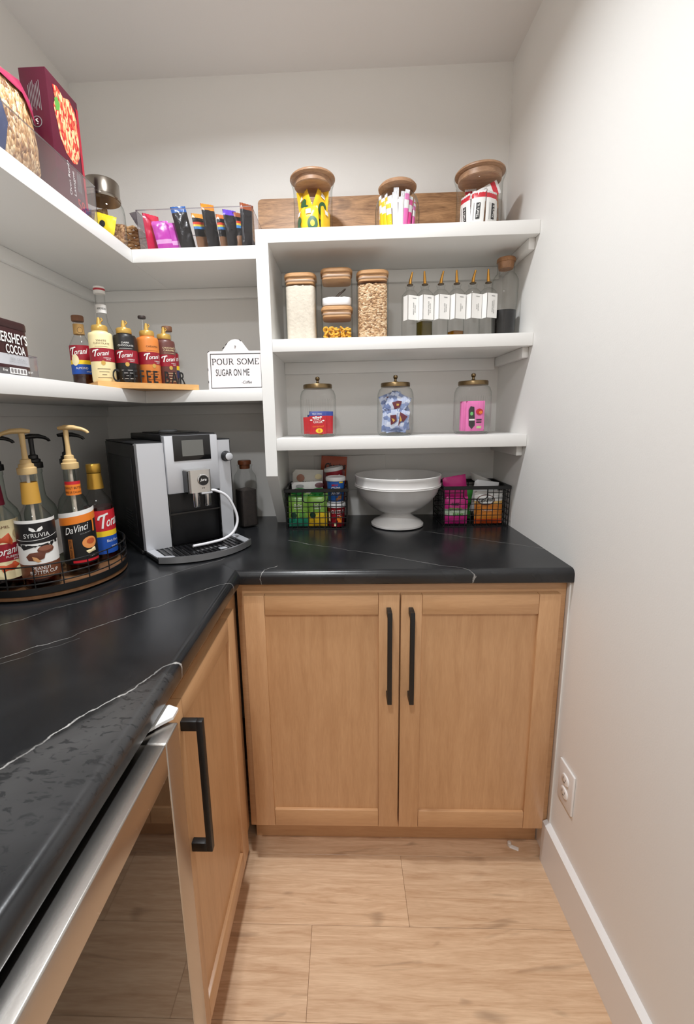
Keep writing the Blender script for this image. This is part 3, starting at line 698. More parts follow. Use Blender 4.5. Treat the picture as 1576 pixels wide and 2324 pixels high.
pb = packet('pasta_bag', 'clear bag of beige pasta twists leaning in the long clear bin', 'food bag',
    cells('pasta_pieces', [(222, 184, 136), (200, 158, 108), (236, 206, 160), (186, 140, 92), (150, 108, 74)], 230, .35, (1, 1, .4), .8), (-1.292, -.660, ZL1+.004), .142, .215, .08, (0, R(-7), R(84)), None, 50, .005, .04,
    lambda p, sf: (patch(p, 'printed_patch', mat('print_magenta', (176, 54, 92), .3), sf, ('poly', [(-.06, .095), (.05, .095), (.06, .05), (.045, .01), (.02, .055), (-.03, .07)]), .002),
                   patch(p, 'printed_patch', mat('print_navy', (40, 58, 98), .3), sf, ('poly', [(-.066, .03), (-.045, .05), (-.04, -.02), (-.05, -.07), (-.066, -.07)]), .002)))

# ================================================================== MIDDLE SHELF OF THE UNIT
def canister(label, x, y, z, h, fill_m=None, fill_h=0., half=.050):
    o = thing('storage_canister', label, 'canister', (x, y, z)); sh = superell(5.5)
    G().lathe([(half*.90, .0006), (half*.98, .004), (half, .010), (half, h-.006), (half*1.02, h)], 64, sh, cap1=False).build('glass_body', M_glass, o)
    l = G().lathe([(half*.98, h+.0004), (half*1.03, h+.003), (half*1.03, h+.010), (half*.97, h+.0135), (.001, h+.0135)], 64, superell(4.)).build('lid', M_bamboo, o, label='bamboo lid')
    G().lathe([(half*.92, h-.018), (half*.92, h)], 64, sh).build('lid_plug', M_bamboo, l)
    G().lathe([(half*.935, h-.006), (half*.95, h-.008), (half*.95, h-.0105), (half*.935, h-.012)], 64, sh, cap0=False, cap1=False).build('silicone_seal', mat('seal_clear', (176, 146, 122), .4), l)
    return o
def fill(name, label, cat, m, x, y, z, h, half, bumpy=.003, flat=False):
    g = G(); n = 24; sh = superell(5.5); hh = half*.94
    prof = [(hh*.93, 0), (hh, .006), (hh, h-.004)]
    g.lathe(prof, 64, sh, cap1=False)
    v = [];  # uneven top
    for j in range(1, 7):
        for i in range(64):
            c, q = sh(2*math.pi*(i+.5)/64); k = 1-j/7; v.append((hh*c*k, hh*q*k, h-.004+(0 if flat else bumpy*noise.noise(Vector((c*k*9, q*k*9, h*50))))+.002))
    o0 = len(g.v); base = o0-64; g.v += v
    for j in range(6):
        a = base if j == 0 else o0+(j-1)*64; b_ = o0+j*64
        for i in range(64): g.f.append((a+i, a+(i+1) % 64, b_+(i+1) % 64, b_+i))
    g.f.append(tuple(o0+5*64+i for i in range(64)))
    o = g.build(name, m, None, (x, y, z)); o['kind'] = 'stuff'; return tag(o, label, cat)
YM = -.195; ZM = Z2
canister('tall square glass canister of flour with a bamboo lid', -.714, YM, ZM, .193)
fill('flour', 'white flour filling the tall square canister', 'flour', mat('flour', (226, 216, 200), .9, bump=.8, bscale=110, vary=.09, vscale=60), -.714, YM, ZM+.003, .169, .0495, .006)
canister('low square canister of dry pasta rings under the salt canister', -.598, YM, ZM, .092)
canister('low square canister of white salt standing on the pasta canister', -.598, YM, ZM+.106, .098)
fill('salt', 'white salt in the upper stacked canister', 'salt', mat('salt', (246, 246, 248), .8, bump=.2, bscale=150), -.598, YM, ZM+.109, .026, .0495, .002)
canister('tall square glass canister of rolled oats with a bamboo lid', -.483, YM, ZM, .195)
fill('oats', 'rolled oats filling the tall square canister', 'oats', cells('oat_flakes', [(222, 186, 146), (200, 160, 118), (236, 206, 170), (178, 136, 96), (214, 176, 134), (150, 112, 78)], 150, .8, (1, 1, 1.5), .9), -.483, YM, ZM+.003, .168, .0495, .007)
# pasta rings
rng = random.Random(3); M_pasta = mat('pasta_yellow', (240, 182, 62), .45, vary=.12, vscale=40)
ring = G().tube([(.0075*math.cos(a*math.pi/5), .0075*math.sin(a*math.pi/5), 0) for a in range(8)], .0029, 6).mesh('pasta_ring')
k = 0
for layer in range(3):
    for ix in range(5):
        for iy in range(5):
            o = link('pasta_ring', ring, M_pasta, None, (-.598+(ix-2)*.0175+rng.uniform(-.002, .002), YM+(iy-2)*.0172+rng.uniform(-.002, .002), ZM+.012+layer*.0125+rng.uniform(0, .004)), (rng.uniform(-1.2, 1.2), rng.uniform(-1.2, 1.2), rng.uniform(0, 6)))
            tag(o, 'curled yellow dry pasta piece in the low canister', 'pasta', 'dry pasta in the canister'); k += 1
# spoon in the salt
o = thing('spoon', 'small dark spoon standing in the white salt', 'spoon', (-.606, YM-.004, ZM+.128), 0)
G().tube([(-.016, 0, -.004), (0, 0, .008), (.016, 0, .022), (.022, 0, .027)], [.0022, .0026, .004, .004], 8).build('handle', mat('spoon_dark', (82, 70, 62), .35, .6), o)
G().lathe([(.002, -.004), (.0055, .004), (.0062, .012), (.005, .02), (.001, .023)], 12, superell(2, .5, 1)).xf(Matrix.Translation((.020, 0, .024)) @ Matrix.Rotation(R(50), 4, 'Y')).build('handle_end', mat('spoon_dark'), o)

# oil and vinegar bottles
def oil_bottle(i, x, y, lab, liquid=None, lh=0., words=()):
    o = thing('oil_bottle', lab, 'bottle', (x, y, ZM), R(26))
    sh = superell(7.); hw = .0205
    G().lathe([(hw*.92, .0006), (hw, .004), (hw, .132), (hw*.97, .143), (hw*.62, .153), (.0095, .156), (.0095, .164), (.0108, .165), (.0108, .170)], 48, sh, cap1=False).build('glass_body', M_glass2, o)
    G().lathe([(hw*.8, .004), (hw*.86, .009), (.001, .009)], 40, sh).build('thick_base', M_glass2, o)
    sp2 = G().lathe([(.0100, .1705), (.0105, .173), (.006, .175)], 20).build('pourer_collar', mat('pourer_dark', (96, 78, 52), .35, .6), o)
    lean = (-1)**i*.004
    G().tube([(0, 0, .174), (lean*.3, 0, .186), (lean, -.002, .200), (lean*1.5, -.004, .211)], [.0052, .0048, .0036, .0026], 12).build('pourer_spout', mat('brass', (206, 152, 74), .22, 1.), o, label='brass pouring spout')
    lb = patch(o, 'label', M_paper, s_plane(-hw-.0004), ('rect', -hw*.98, .062, hw*.98, .136))
    patch(o, 'label', M_paper, lambda y_, z_, of: (-hw-.0006-of, y_, z_), ('rect', -hw*.98, .062, .004, .136))
    for q, wd_ in enumerate(words): text(lb, wd_, M_ink, s_plane(-hw-.0004), .006+.006*q-.003*len(words), .096, .0034*len(wd_), .0034, rot=R(-90))
    patch(lb, 'printed_line', M_grey, s_plane(-hw-.0004), ('rect', -.004, .127, .010, .129), .0012)
    if liquid:
        G().lathe([(hw*.90, .003), (hw*.95, .006), (hw*.95, lh)], 48, sh).build('liquid', liquid, o)
M_olive = glass('olive_oil', (176, 164, 70), (104, 98, 34), .5, .05, .05); M_oil = glass('golden_oil', (226, 186, 70), (180, 130, 30), .5, .05, .05)
OX = [-.361, -.313, -.262, -.211, -.160, -.111]
OW = [('APPLE CIDER', 'VINEGAR'), ('EXTRA VIRGIN', 'OLIVE OIL'), ('RED WINE', 'VINEGAR'), ('AVOCADO', 'OIL'), ('RICE', 'VINEGAR'), ('WHITE WINE', 'COOKING WINE')]
OL = ['empty square glass oil bottle next to the oats canister', 'square glass bottle half full of green olive oil', 'empty square glass bottle between the green oil and the golden oil', 'square glass bottle with a little golden oil at the bottom',
      'empty square glass bottle beside the golden oil bottle', 'empty square glass bottle beside the dark carafe']
for i in range(6): oil_bottle(i, OX[i], YM, OL[i], {1: M_olive, 3: M_oil}.get(i), {1: .058, 3: .026}.get(i, 0), OW[i])
# carafe
o = thing('glass_carafe', 'glass carafe half full of dark liquid with a wooden stopper', 'carafe', (-.051, -.175, ZM), R(20))
G().lathe([(.030, .0006), (.034, .004), (.036, .02), (.0395, .12), (.041, .165), (.040, .182), (.033, .196), (.027, .203), (.026, .214), (.0275, .232), (.029, .236)], 40, cap1=False).build('glass_body', M_glass2, o)
G().lathe([(.029, .004), (.0325, .008), (.0345, .022), (.0378, .088), (.001, .088)], 40).build('dark_liquid', mat('soy_dark', (12, 10, 12), .12), o, label='black liquid')
G().lathe([(.022, .216), (.0235, .222), (.026, .235), (.029, .2365), (.0285, .246), (.026, .249), (.001, .249)], 32).build('stopper', wood('cork_wood', (176, 128, 88), (140, 96, 62), 'Z', .5, 8, 3), o)

# ================================================================== LOWER SHELF OF THE UNIT: three ribbed jars with bronze lids
def bronze_jar(label, x, y):
    o = thing('ribbed_glass_jar', label, 'jar', (x, y, Z3)); r = .060
    def sh(a): k = 1+.024*math.cos(44*a); return k*math.cos(a), k*math.sin(a)
    G().lathe([(r*.82, .0006), (r*.95, .005), (r, .016), (r, .125)], 220, sh, cap1=False).lathe([(r, .125), (r*.985, .138), (r*.90, .152), (r*.78, .158), (r*.76, .163)], 160, cap0=False, cap1=False).build('glass_body', M_glass, o)
    G().lathe([(r*.76, .003), (r*.9, .007), (.001, .008)], 40).build('thick_base', M_glass2, o)
    l = G().lathe([(.0465, .160), (.0485, .161), (.0485, .171), (.047, .174), (.015, .1755), (.008, .178), (.001, .178)], 40).build('lid', M_bronze, o, label='aged bronze lid')
    G().lathe([(.008, .177), (.0045, .181), (.004, .186), (.0068, .189), (.0078, .1935), (.0062, .198), (.001, .2)], 24).build('lid_knob', M_bronze, l)
    return o
J1, J2, J3 = (-.667, -.205), (-.406, -.200), (-.147, -.197)
bronze_jar('bronze-lidded ribbed jar of red cocoa packets', *J1)
bronze_jar('bronze-lidded ribbed jar filled with silver-blue packets', *J2)
bronze_jar('bronze-lidded ribbed jar of pink packets', *J3)
M_cocoa = bands('cocoa_packet', [(0, (196, 24, 38)), (.80, (52, 72, 150)), (.97, (60, 78, 150))], 'Z', .35)
def cdecor(p, sf):
    text(p, 'MILK CHOC', M_paper, sf, -.002, .029, .032, .0045); text(p, 'HOT', M_paper, sf, 0, .014, .026, .0085, bold=.02); text(p, 'COCOA', M_paper, sf, 0, .003, .030, .0085, bold=.02)
    text(p, 'caramel', M_orange, sf, 0, -.011, .036, .007); patch(p, 'printed_patch', M_yel, sf, ('ell', .004, -.026, .012, .008)); patch(p, 'printed_patch', M_orange, sf, ('ell', .004, -.026, .004, .005), .001)
    for q in range(6): patch(p, 'printed_patch', M_paper, sf, ('ell', -.022+.008*q, .019-.002*(q % 2)-.01*(q in (0, 5)), .004, .0025))
for i, (dx, dy, w_, h_, rr, tw) in enumerate(((.000, -.038, .056, .075, 0, 6), (.034, -.018, .038, .074, 2, 40), (-.034, -.014, .040, .056, -2, -36), (.004, .002, .07, .06, 0, 4), (-.006, .02, .07, .062, 2, -5))):
    packet('cocoa_packet', 'red packet with a blue top in the bronze-lidded jar' if i != 2 else 'plain red short packet in the bronze-lidded jar', 'drink packet', M_cocoa if i != 2 else mat('red_film', (196, 30, 40), .35), (J1[0]+dx, J1[1]+dy, Z3+.0105), w_, h_, .008, (0, R(rr), R(tw)), 'cocoa packets in the ribbed jar', i, .0008, .03, cdecor if i in (0, 3) else None, (J1[0], J1[1], .057, Z3+.009, Z3+.150))
M_silv = cells('silver_print', [(140, 158, 200), (184, 194, 220), (112, 128, 170), (200, 206, 222), (150, 160, 196)], 70, .3, (1, 1, 1), .2)
def sdecor(k):
    def f(p, sf):
        q = (k*7 % 5)*.004; patch(p, 'printed_patch', mat('print_maroon', (96, 30, 44), .4), sf, ('poly', [(-.018+q, -.004-q), (-.006, .012+q), (.006+q, .018), (.012, -.002), (.002, -.016+q)]))
        patch(p, 'printed_patch', M_gold, sf, ('poly', [(-.004, .002+q), (.004, .006), (.006, .0), (.0, -.004)]), .001)
        patch(p, 'printed_patch', mat('print_steel', (84, 96, 130), .4), sf, ('poly', [(-.024, -.03), (.0, -.024), (.018, -.03), (.010, -.033)]), .001)
    return f
SB = [(.012, -.042, .056, .058, 36), (-.024, -.036, .008, .056, -10), (.024, -.034, .008, .055, 12), (-.020, -.014, .074, .056, 30), (.026, -.006, .080, .054, -28), (-.022, -.006, .008, .066, 4), (.022, -.004, .010, .066, -8), (-.018, .004, .076, .062, -20), (.022, .010, .072, .062, 24),
      (0, .024, .010, .066, 4), (0, .030, .076, .062, -24), (.0, .042, .04, .05, 8)]
for i, (dx, dy, dz, w_, rr) in enumerate(SB):
    packet('snack_packet', 'silver-blue packet with a dark red picture in the bronze-lidded jar', 'snack packet', M_silv, (J2[0]+dx*.6-.02*math.sin(R(rr)), J2[1]+dy, Z3+dz), w_, .072, .010, (0, R(rr), R((i*29) % 17-8)), 'silver-blue packets in the jar', i+60, .0025, .06, sdecor(i), (J2[0], J2[1], .0575, Z3+.009, Z3+.150))
M_pk = mat('pink_film', (232, 120, 182), .35, vary=.06, vscale=30)
def pdecor(p, sf):
    patch(p, 'printed_patch', mat('print_charcoal', (52, 46, 46), .5), sf, ('poly', [(-.024, .02), (-.018, .032), (-.006, .03), (-.004, .0), (-.002, -.03), (-.012, -.042), (-.022, -.03)]))
    patch(p, 'printed_patch', mat('print_lightgreen', (110, 190, 110), .4), sf, ('ell', -.014, .008, .005, .006), .001)
    patch(p, 'printed_patch', M_red, sf, ('ell', .012, .014, .012, .010)); patch(p, 'printed_patch', M_orange, sf, ('ell', .016, .012, .006, .005), .001)
    patch(p, 'printed_patch', M_paper, sf, ('rect', -.022, -.014, -.004, -.009), .0012)
    for q in range(2): patch(p, 'printed_line', M_ink, sf, ('rect', .002, -.014-.008*q, .020, -.010-.008*q))
    patch(p, 'printed_patch', mat('print_pistachio', (190, 214, 150), .4), sf, ('rect', .004, -.040, .020, -.032))
for i, (dx, dy, tw) in enumerate(((.0, -.036, 4), (-.010, -.018, -8), (.006, -.004, 5), (-.006, .012, -4))):
    packet('snack_packet', 'pink printed packet in the bronze-lidded jar', 'snack packet', M_pk, (J3[0]+dx, J3[1]+dy, Z3+.0105), .062, .098, .011, (0, R(0), R(tw)), 'pink packets in the jar', i+70, .0012, .05, pdecor if i == 0 else None, (J3[0], J3[1], .057, Z3+.009, Z3+.150))

# ================================================================== LOWER CORNER SHELF
# cocoa tin inside a clear organiser
o = thing('cocoa_tin', 'dark brown cocoa tin with a plastic lid on the lower corner shelf', 'tin', (-1.297, -.783, ZL2+.003), R(90))
sh = superell(6, 1, .62); r = .052
G().lathe([(r*.98, 0), (r, .002), (r, .096), (r*.98, .098)], 64, sh).build('tin_body', bands('tin_print', [(0, (90, 86, 86)), (.17, (56, 26, 28)), (.24, (184, 184, 188)), (.46, (54, 22, 24))], 'Z', .3), o)
G().lathe([(r*1.0, .097), (r*1.035, .099), (r*1.035, .110), (r*1.01, .113), (.001, .113)], 64, sh).build('lid', mat('lid_brown', (52, 22, 22), .4), o)
fy = -r*.62
lbp = s_plane(fy-.0004)
text(o, "HERSHEY'S", M_paper, lbp, -.002, .078, .086, .021, bold=.015); text(o, 'COCOA', M_paper, lbp, .004, .055, .054, .018, bold=.015)
text(o, '100% CACAO', M_grey, lbp, .008, .036, .046, .005); text(o, 'NATURAL UNSWEETENED', M_grey, lbp, .008, .029, .052, .003)
nb_ = patch(o, 'printed_panel', M_paper, lbp, ('rect', -.020, .006, .028, .018))
for q in range(5): patch(o, 'printed_panel', mat('tin_grey', (120, 116, 116), .4), lbp, ('rect', -.017+q*.009, .008, -.011+q*.009, .016), .0012)
text(o, '8 oz', M_paper, lbp, -.033, .012, .012, .005); text(o, 'NET WT', M_paper, lbp, .039, .012, .014, .004)
ob = open_bin('clear_bin', 'small clear acrylic organiser behind the cocoa tin', -1.450, -1.337, -.830, -.612, ZL2, .066)

# wooden stand with the cut-out letters
P1 = Vector((-1.26, -.487)); P2 = Vector((-1.041, -.28)); dB = (P2-P1).normalized(); nB = Vector((-dB.y, dB.x)); aB = math.atan2(dB.y, dB.x); LB = (P2-P1).length
ZB = ZL2+.0175
bd_ = thing('wooden_stand', 'pale wooden board with black cut-out letters across the shelf corner', 'stand', (P1.x, P1.y, ZL2), aB)
g = G(); cr = .012
g.prism([(0, 0), (LB-cr, 0)]+arc(LB-cr, cr, cr, cr, -90, 0, 5)[1:]+arc(LB-cr, .116-cr, cr, cr, 0, 90, 5)+[(0, .116)], .0006, .0172)
g.build('board', wood('pale_pine', (226, 176, 112), (206, 150, 88), 'X', .45, 2, 8), bd_)
v, f = glyphs('COFFEE BAR', 0., .008, 1.35)
wL = .213; hL = .037; gv = [(.043+(x+.5)*wL, .008, .0174+(y+.5)*hL) for x, y in v]; n = len(gv)
g = G(); g.add(gv+[(a, .0104, c) for a, _, c in gv], [tuple(q) for q in f]+[tuple(i+n for i in q[::-1]) for q in f])
ec = {}
for q in f:
    for i in range(len(q)):
        e = (q[i], q[(i+1) % len(q)]); ec[e] = 1
for a, b_ in ec:
    if (b_, a) not in ec: g.f.append((a, b_, b_+n, a+n))
g.build('cut_out_letters', M_black, bd_, fix=False, label='black cut-out letters')

def on_stand(t, back): p = P1+dB*t+nB*back; return p.x, p.y
def sauce(label, t, back, col, words, ink, tw=0.):
    x, y = on_stand(t, back); o = thing('sauce_bottle', label, 'bottle', (x, y, ZB), R(26+tw), 'squeezable sauce bottles on the stand'); r = .0315
    m = mat('sauce_'+'_'.join(words).lower(), col, .38)
    G().lathe([(r*.93, 0), (r, .004), (r, .126), (r*.985, .1315), (r*.93, .135), (.021, .1375), (.021, .14)], 40).build('body', m, o)
    c = G().lathe([(.0205, .1405), (.0212, .142), (.0212, .152), (.019, .156), (.010, .1575), (.007, .160), (.0055, .168), (.0032, .178), (.001, .179)], 28).build('cap', M_gold, o, label='gold nozzle cap')
    G().tube([(.004, 0, .166), (.010, 0, .172), (.006, 0, .1775)], .0022, 6).build('tip_cover', M_gold, c)
    sf = s_cyl(r)
    lb = patch(o, 'label', M_wine, sf, ('rect', -r*1.6, .056, r*1.6, .092))
    swash_name(lb, M_paper, sf, -.003, .078, .043, .018); text(lb, 'PUREMADE', M_paper, sf, .012, .0655, .020, .003); text(lb, 'SAUCE', M_paper, sf, .014, .061, .012, .003)
    patch(lb, 'gold_seal', M_gold, sf, ('ell', .0, .052, .0055, .0062), .001)
    for q, wd_ in enumerate(words): text(o, wd_, ink, sf, 0, .108-.0075*q+.004*(len(words)-1), min(.042, .0052*len(wd_)), .0048)
    patch(o, 'printed_line', ink, sf, ('rect', -.018, .0960, .018, .0966))
    for q, wq in enumerate((.034, .026, .012, .036)): patch(o, 'printed_line', ink, sf, ('rect', -wq/2, .035-.008*q, wq/2, .0362-.008*q))
    return o
M_dkink = mat('print_umber', (74, 52, 34), .5)
sauce('cream coloured white chocolate sauce bottle on the wooden stand', .032, .048, (244, 228, 176), ('WHITE', 'CHOCOLATE'), M_dkink, 4)
sauce('black dark chocolate sauce bottle on the wooden stand', .0975, .048, (30, 28, 29), ('DARK', 'CHOCOLATE'), M_paper, 2)
sauce('orange caramel sauce bottle on the wooden stand', .164, .050, (222, 132, 62), ('CARAMEL',), M_dkink, 22)
sauce('brown chocolate caramel sauce bottle at the end of the wooden stand', .226, .076, (104, 62, 56), ('CHOCOLATE', 'CARAMEL'), M_cream, 22)

def syrup_glass(name, label, x, y, z, rz, r, h, neck_r, glassm, capm, cap_h, liquid=None, lq_h=.1, shoulder=.62, neck_wrap=None, cap_r=None):
    o = thing(name, label, 'bottle', (x, y, z), rz); s_ = h*shoulder
    prof = [(r*.9, .0006), (r, .005), (r, s_*.93), (r*.96, s_), (r*.72, s_+(h-s_)*.22), (neck_r*1.15, s_+(h-s_)*.42), (neck_r, s_+(h-s_)*.6), (neck_r, h)]
    G().lathe(prof, 36, cap1=False).build('glass_body', glassm, o)
    if liquid: G().lathe([(r*.86, .004), (r*.95, .008), (r*.95, lq_h), (.001, lq_h)], 32).build('liquid', liquid, o)
    cr_ = cap_r or neck_r*1.25
    if capm: G().lathe([(cr_*.96, h), (cr_, h+.002), (cr_, h+cap_h-.002), (cr_*.92, h+cap_h), (.001, h+cap_h)], 28).build('cap', capm, o)
    if neck_wrap: G().lathe([(neck_r*1.2, s_+(h-s_)*.46), (neck_r*1.14, h-.008)], 28, cap0=False, cap1=False).build('neck_wrap', neck_wrap, o)
    return o
M_amber = glass('amber_syrup', (150, 96, 52), (90, 52, 26), .4, .05, .05)
M_cork = mat('brown_cork', (122, 80, 54), .6, vary=.15, vscale=60)
M_kraft = mat('gold_wrap', (186, 146, 86), .5, .1)
# almond syrup bottle
ax, ay = -1.361, -.377
o = syrup_glass('syrup_bottle', 'almond syrup bottle with a brown cap beside the wooden stand', ax, ay, ZL2, R(36), .030, .198, .0125, M_glass, M_cork, .016, M_amber, .052, .66, M_kraft, .0165)
sf = s_cyl(.0304)
lb = patch(o, 'label', M_wine, sf, ('rect', -.045, .086, .046, .128)); patch(o, 'label', M_yel, sf, ('rect', -.045, .074, .046, .086)); b2 = patch(o, 'label', M_blue, sf, ('rect', -.045, .046, .046, .074))
swash_name(lb, M_paper, sf, -.010, .110, .048, .022); text(b2, 'ALMOND', M_paper, sf, -.006, .063, .032, .006); text(b2, 'SYRUP', M_paper, sf, .012, .053, .014, .004)
patch(lb, 'printed_patch', M_cream, sf, ('ell', -.022, .086, .011, .016), .001)
sfn = s_cyl(.0148); patch(o, 'printed_emblem', M_dkink, sfn, ('ell', .002, .172, .0075, .0085)); patch(o, 'printed_emblem', M_kraft, sfn, ('ell', .002, .172, .0065, .0075), .001)
# tall clear bottle behind
o = syrup_glass('glass_bottle', 'tall clear glass bottle with a white and red cap behind the sauces', -1.318, -.318, ZL2, R(36), .038, .286, .0135, M_glass, None, .02, None, .1, .52)
G().lathe([(.0150, .287), (.0165, .289), (.0165, .306), (.015, .308), (.001, .308)], 28).build('cap', bands('cap_bands', [(0, (232, 230, 226)), (.45, (176, 40, 54)), (.72, (236, 234, 230))], 'Z', .4), o)
sfn = s_cyl(.0142); lb = patch(o, 'neck_label', M_paper, sfn, ('rect', -.022, .232, .022, .256)); text(lb, 'ADIRONDACK', M_ink, sfn, 0, .244, .026, .006)
# milk frother behind the caramel
o = thing('milk_frother', 'thin milk frother with a dark round whisk behind the caramel sauce', 'frother', (-1.227, -.245, ZL2))
G().lathe([(.012, .0005), (.013, .004), (.011, .11), (.008, .13), (.003, .134)], 20).build('handle', M_black, o)
G().tube([(0, 0, .133), (0, 0, .232)], .0016, 8).build('shaft', mat('chrome', (200, 200, 200), .12, 1.), o)
G().lathe([(.003, .228), (.0115, .230), (.0125, .234), (.0115, .238), (.003, .239)], 20).build('whisk_head', mat('dark_rubber', (58, 48, 44), .5), o)
# corked bottle at the back of the stand
o = syrup_glass('syrup_bottle', 'dark syrup bottle with a brown cap behind the brown sauce', -1.168, -.195, ZL2, R(30), .030, .198, .0125, M_glass, M_cork, .016, mat('dark_syrup', (62, 34, 30), .2), .13, .66, None, .0165)
sf = s_cyl(.0304); lb = patch(o, 'label', M_wine, sf, ('rect', -.04, .086, .045, .126)); patch(o, 'label', M_yel, sf, ('rect', -.04, .072, .045, .086)); patch(o, 'label', mat('print_navy2', (40, 44, 84), .4), sf, ('rect', -.04, .046, .045, .072))
swash_name(lb, M_paper, sf, .010, .108, .045, .022)

# enamel sign
sg = thing('enamel_sign', 'white enamel sign with black lettering leaning on the lower corner shelf', 'sign', (-.938, -.215, ZL2), 0, None, (R(-5), 0, R(3)))
hw, hh = .0935, .130; c_ = .005
top = arc(0, hh, .030, .034, 150, 30, 10)
out = [(-hw, c_), (-hw+c_, .0006), (hw-c_, .0006), (hw, c_), (hw, hh-c_), (hw-c_, hh), (.044, hh), (.022, hh+.030), (.012, hh+.036), (0, hh+.038), (-.012, hh+.036), (-.022, hh+.030), (-.044, hh), (-hw+c_, hh), (-hw, hh-c_)]
G().prism(out, -.0012, .0012, 'Y').build('plate', mat('white_enamel', (234, 228, 228), .35), sg)
pl = s_plane(-.0012)
bw_ = .0022; bi = .0085
for rct in ((-hw+bi, bi, -hw+bi+bw_, hh-bi), (hw-bi-bw_, bi, hw-bi, hh-bi), (-hw+bi, bi, hw-bi, bi+bw_), (-hw+bi, hh-bi-bw_, hw-bi, hh-bi)): patch(sg, 'border_line', M_ink, pl, ('rect',)+rct)
def serif_text(s, x0, z0, w, h):
    adv = {'P': .66, 'O': .86, 'U': .82, 'R': .76, 'S': .62, 'M': 1.0, 'E': .68, ' ': .42}; tot = sum(adv[c] for c in s); k = w/tot; x = 0; ln = []; sf_ = []
    for c in s:
        P = lambda pts: [(x0+(x+a)*k, z0+b_*h) for a, b_ in pts]
        ser = lambda a, b_, q=.11: sf_.append(P([(a-q, b_), (a+q, b_)]))
        if c in 'PR':
            ln.append(P([(.15, 0), (.15, 1)])); ln.append(P([(.15, .98)]+arc(.34, .735, .22, .245, 90, -90, 8)+[(.15, .49)])); ser(.15, 0.02); ser(.10, .98)
            if c == 'R': ln.append(P([(.36, .48), (.66, .0)])); ser(.68, .02, .06)
        if c == 'O': ln.append(P(arc(.42, .5, .34, .48, 0, 360, 24)))
        if c == 'U': ln.append(P([(.14, 1)]+[(.14, .3)]+arc(.39, .28, .25, .26, 180, 360, 10)+[(.64, 1)])); ser(.14, .98); ser(.64, .98, .09)
        if c == 'S': ln.append(P(spline([(.50, .80), (.42, .96), (.24, .98), (.10, .84), (.14, .64), (.32, .52), (.48, .38), (.50, .18), (.34, .02), (.16, .03), (.07, .22)], 4)))
        if c == 'M': ln += [P([(.12, 0), (.15, 1)]), P([(.15, 1), (.48, .06)]), P([(.48, .06), (.80, 1)]), P([(.80, 1), (.84, 0)])]; ser(.12, .02, .08); ser(.84, .02, .1); ser(.13, .98, .07); ser(.82, .98, .07)
        if c == 'E': ln.append(P([(.15, 0), (.15, 1)])); sf_.append(P([(.05, .02), (.55, .02)])); sf_.append(P([(.05, .98), (.53, .98)])); sf_.append(P([(.15, .52), (.42, .52)])); ln.append(P([(.55, 0), (.57, .2)])); ln.append(P([(.53, 1), (.54, .82)]))
        x += adv[c]
    strokes(sg, ln, .0024, M_ink, pl, nib=.45); strokes(sg, sf_, .0012, M_ink, pl)
serif_text('POUR SOME', -.080, .086, .158, .019)
text(sg, 'SUGAR ON ME', M_ink, pl, -.012, .060, .112, .022); text(sg, '-Coffee', M_ink, pl, .034, .0275, .034, .010, shear=.35)
for a, b_, q in ((-.040, hh+.010, 52), (-.030, hh+.022, 50), (.016, hh+.034, -40), (-hw, .03, 90), (-hw, .07, 90), (-hw+.003, hh-.002, 20)):
    g = G().box(-.004, .004, -.0016, .0016, -.0009, .0009).xf(Matrix.Translation((a, 0, b_)) @ Matrix.Rotation(R(-q), 4, 'Y')); g.build('chipped_edge', M_ink, sg)
G().tube([(0, -.0012, hh+.015), (0, -.006, hh+.015)], .0022, 10).build('nail', mat('nail_grey', (160, 158, 156), .4, .5), sg)

# ================================================================== SYRUP TRAY ON THE WORKTOP
TX, TY, TR = -1.337, -.66, .174
tr = thing('lazy_susan', 'round wire-railed wooden turntable full of syrup bottles on the worktop', 'turntable', (TX, TY, ZC))
G().lathe([(TR*.55, .0005), (TR*.55, .004), (TR*.98, .004), (TR, .006), (TR, .013), (TR*.98, .015), (.001, .015)], 72).build('wooden_base', wood('susan_wood', (128, 90, 58), (88, 58, 36), 'X', .5, 3, 6), tr)
circ = lambda r_, z_: [(r_*math.cos(2*math.pi*i/72), r_*math.sin(2*math.pi*i/72), z_) for i in range(72)]
G().lathe([(TR-.003, .0155), (TR+.0015, .0155), (TR+.0015, .031), (TR-.0005, .031), (TR-.003, .0165)], 72, cap0=False, cap1=False).build('rail_band', M_black, tr)
for z_ in (.040, .056, .082): G().tube(circ(TR, z_), .0016, 6, True).build('wire_ring', M_black, tr)
for i in range(20):
    a = 2*math.pi*(i+.3)/20; G().tube([(TR*math.cos(a), TR*math.sin(a), .02), (TR*math.cos(a), TR*math.sin(a), .082)], .0015, 6).build('wire_upright', M_black, tr)
ZT = ZC+.0155
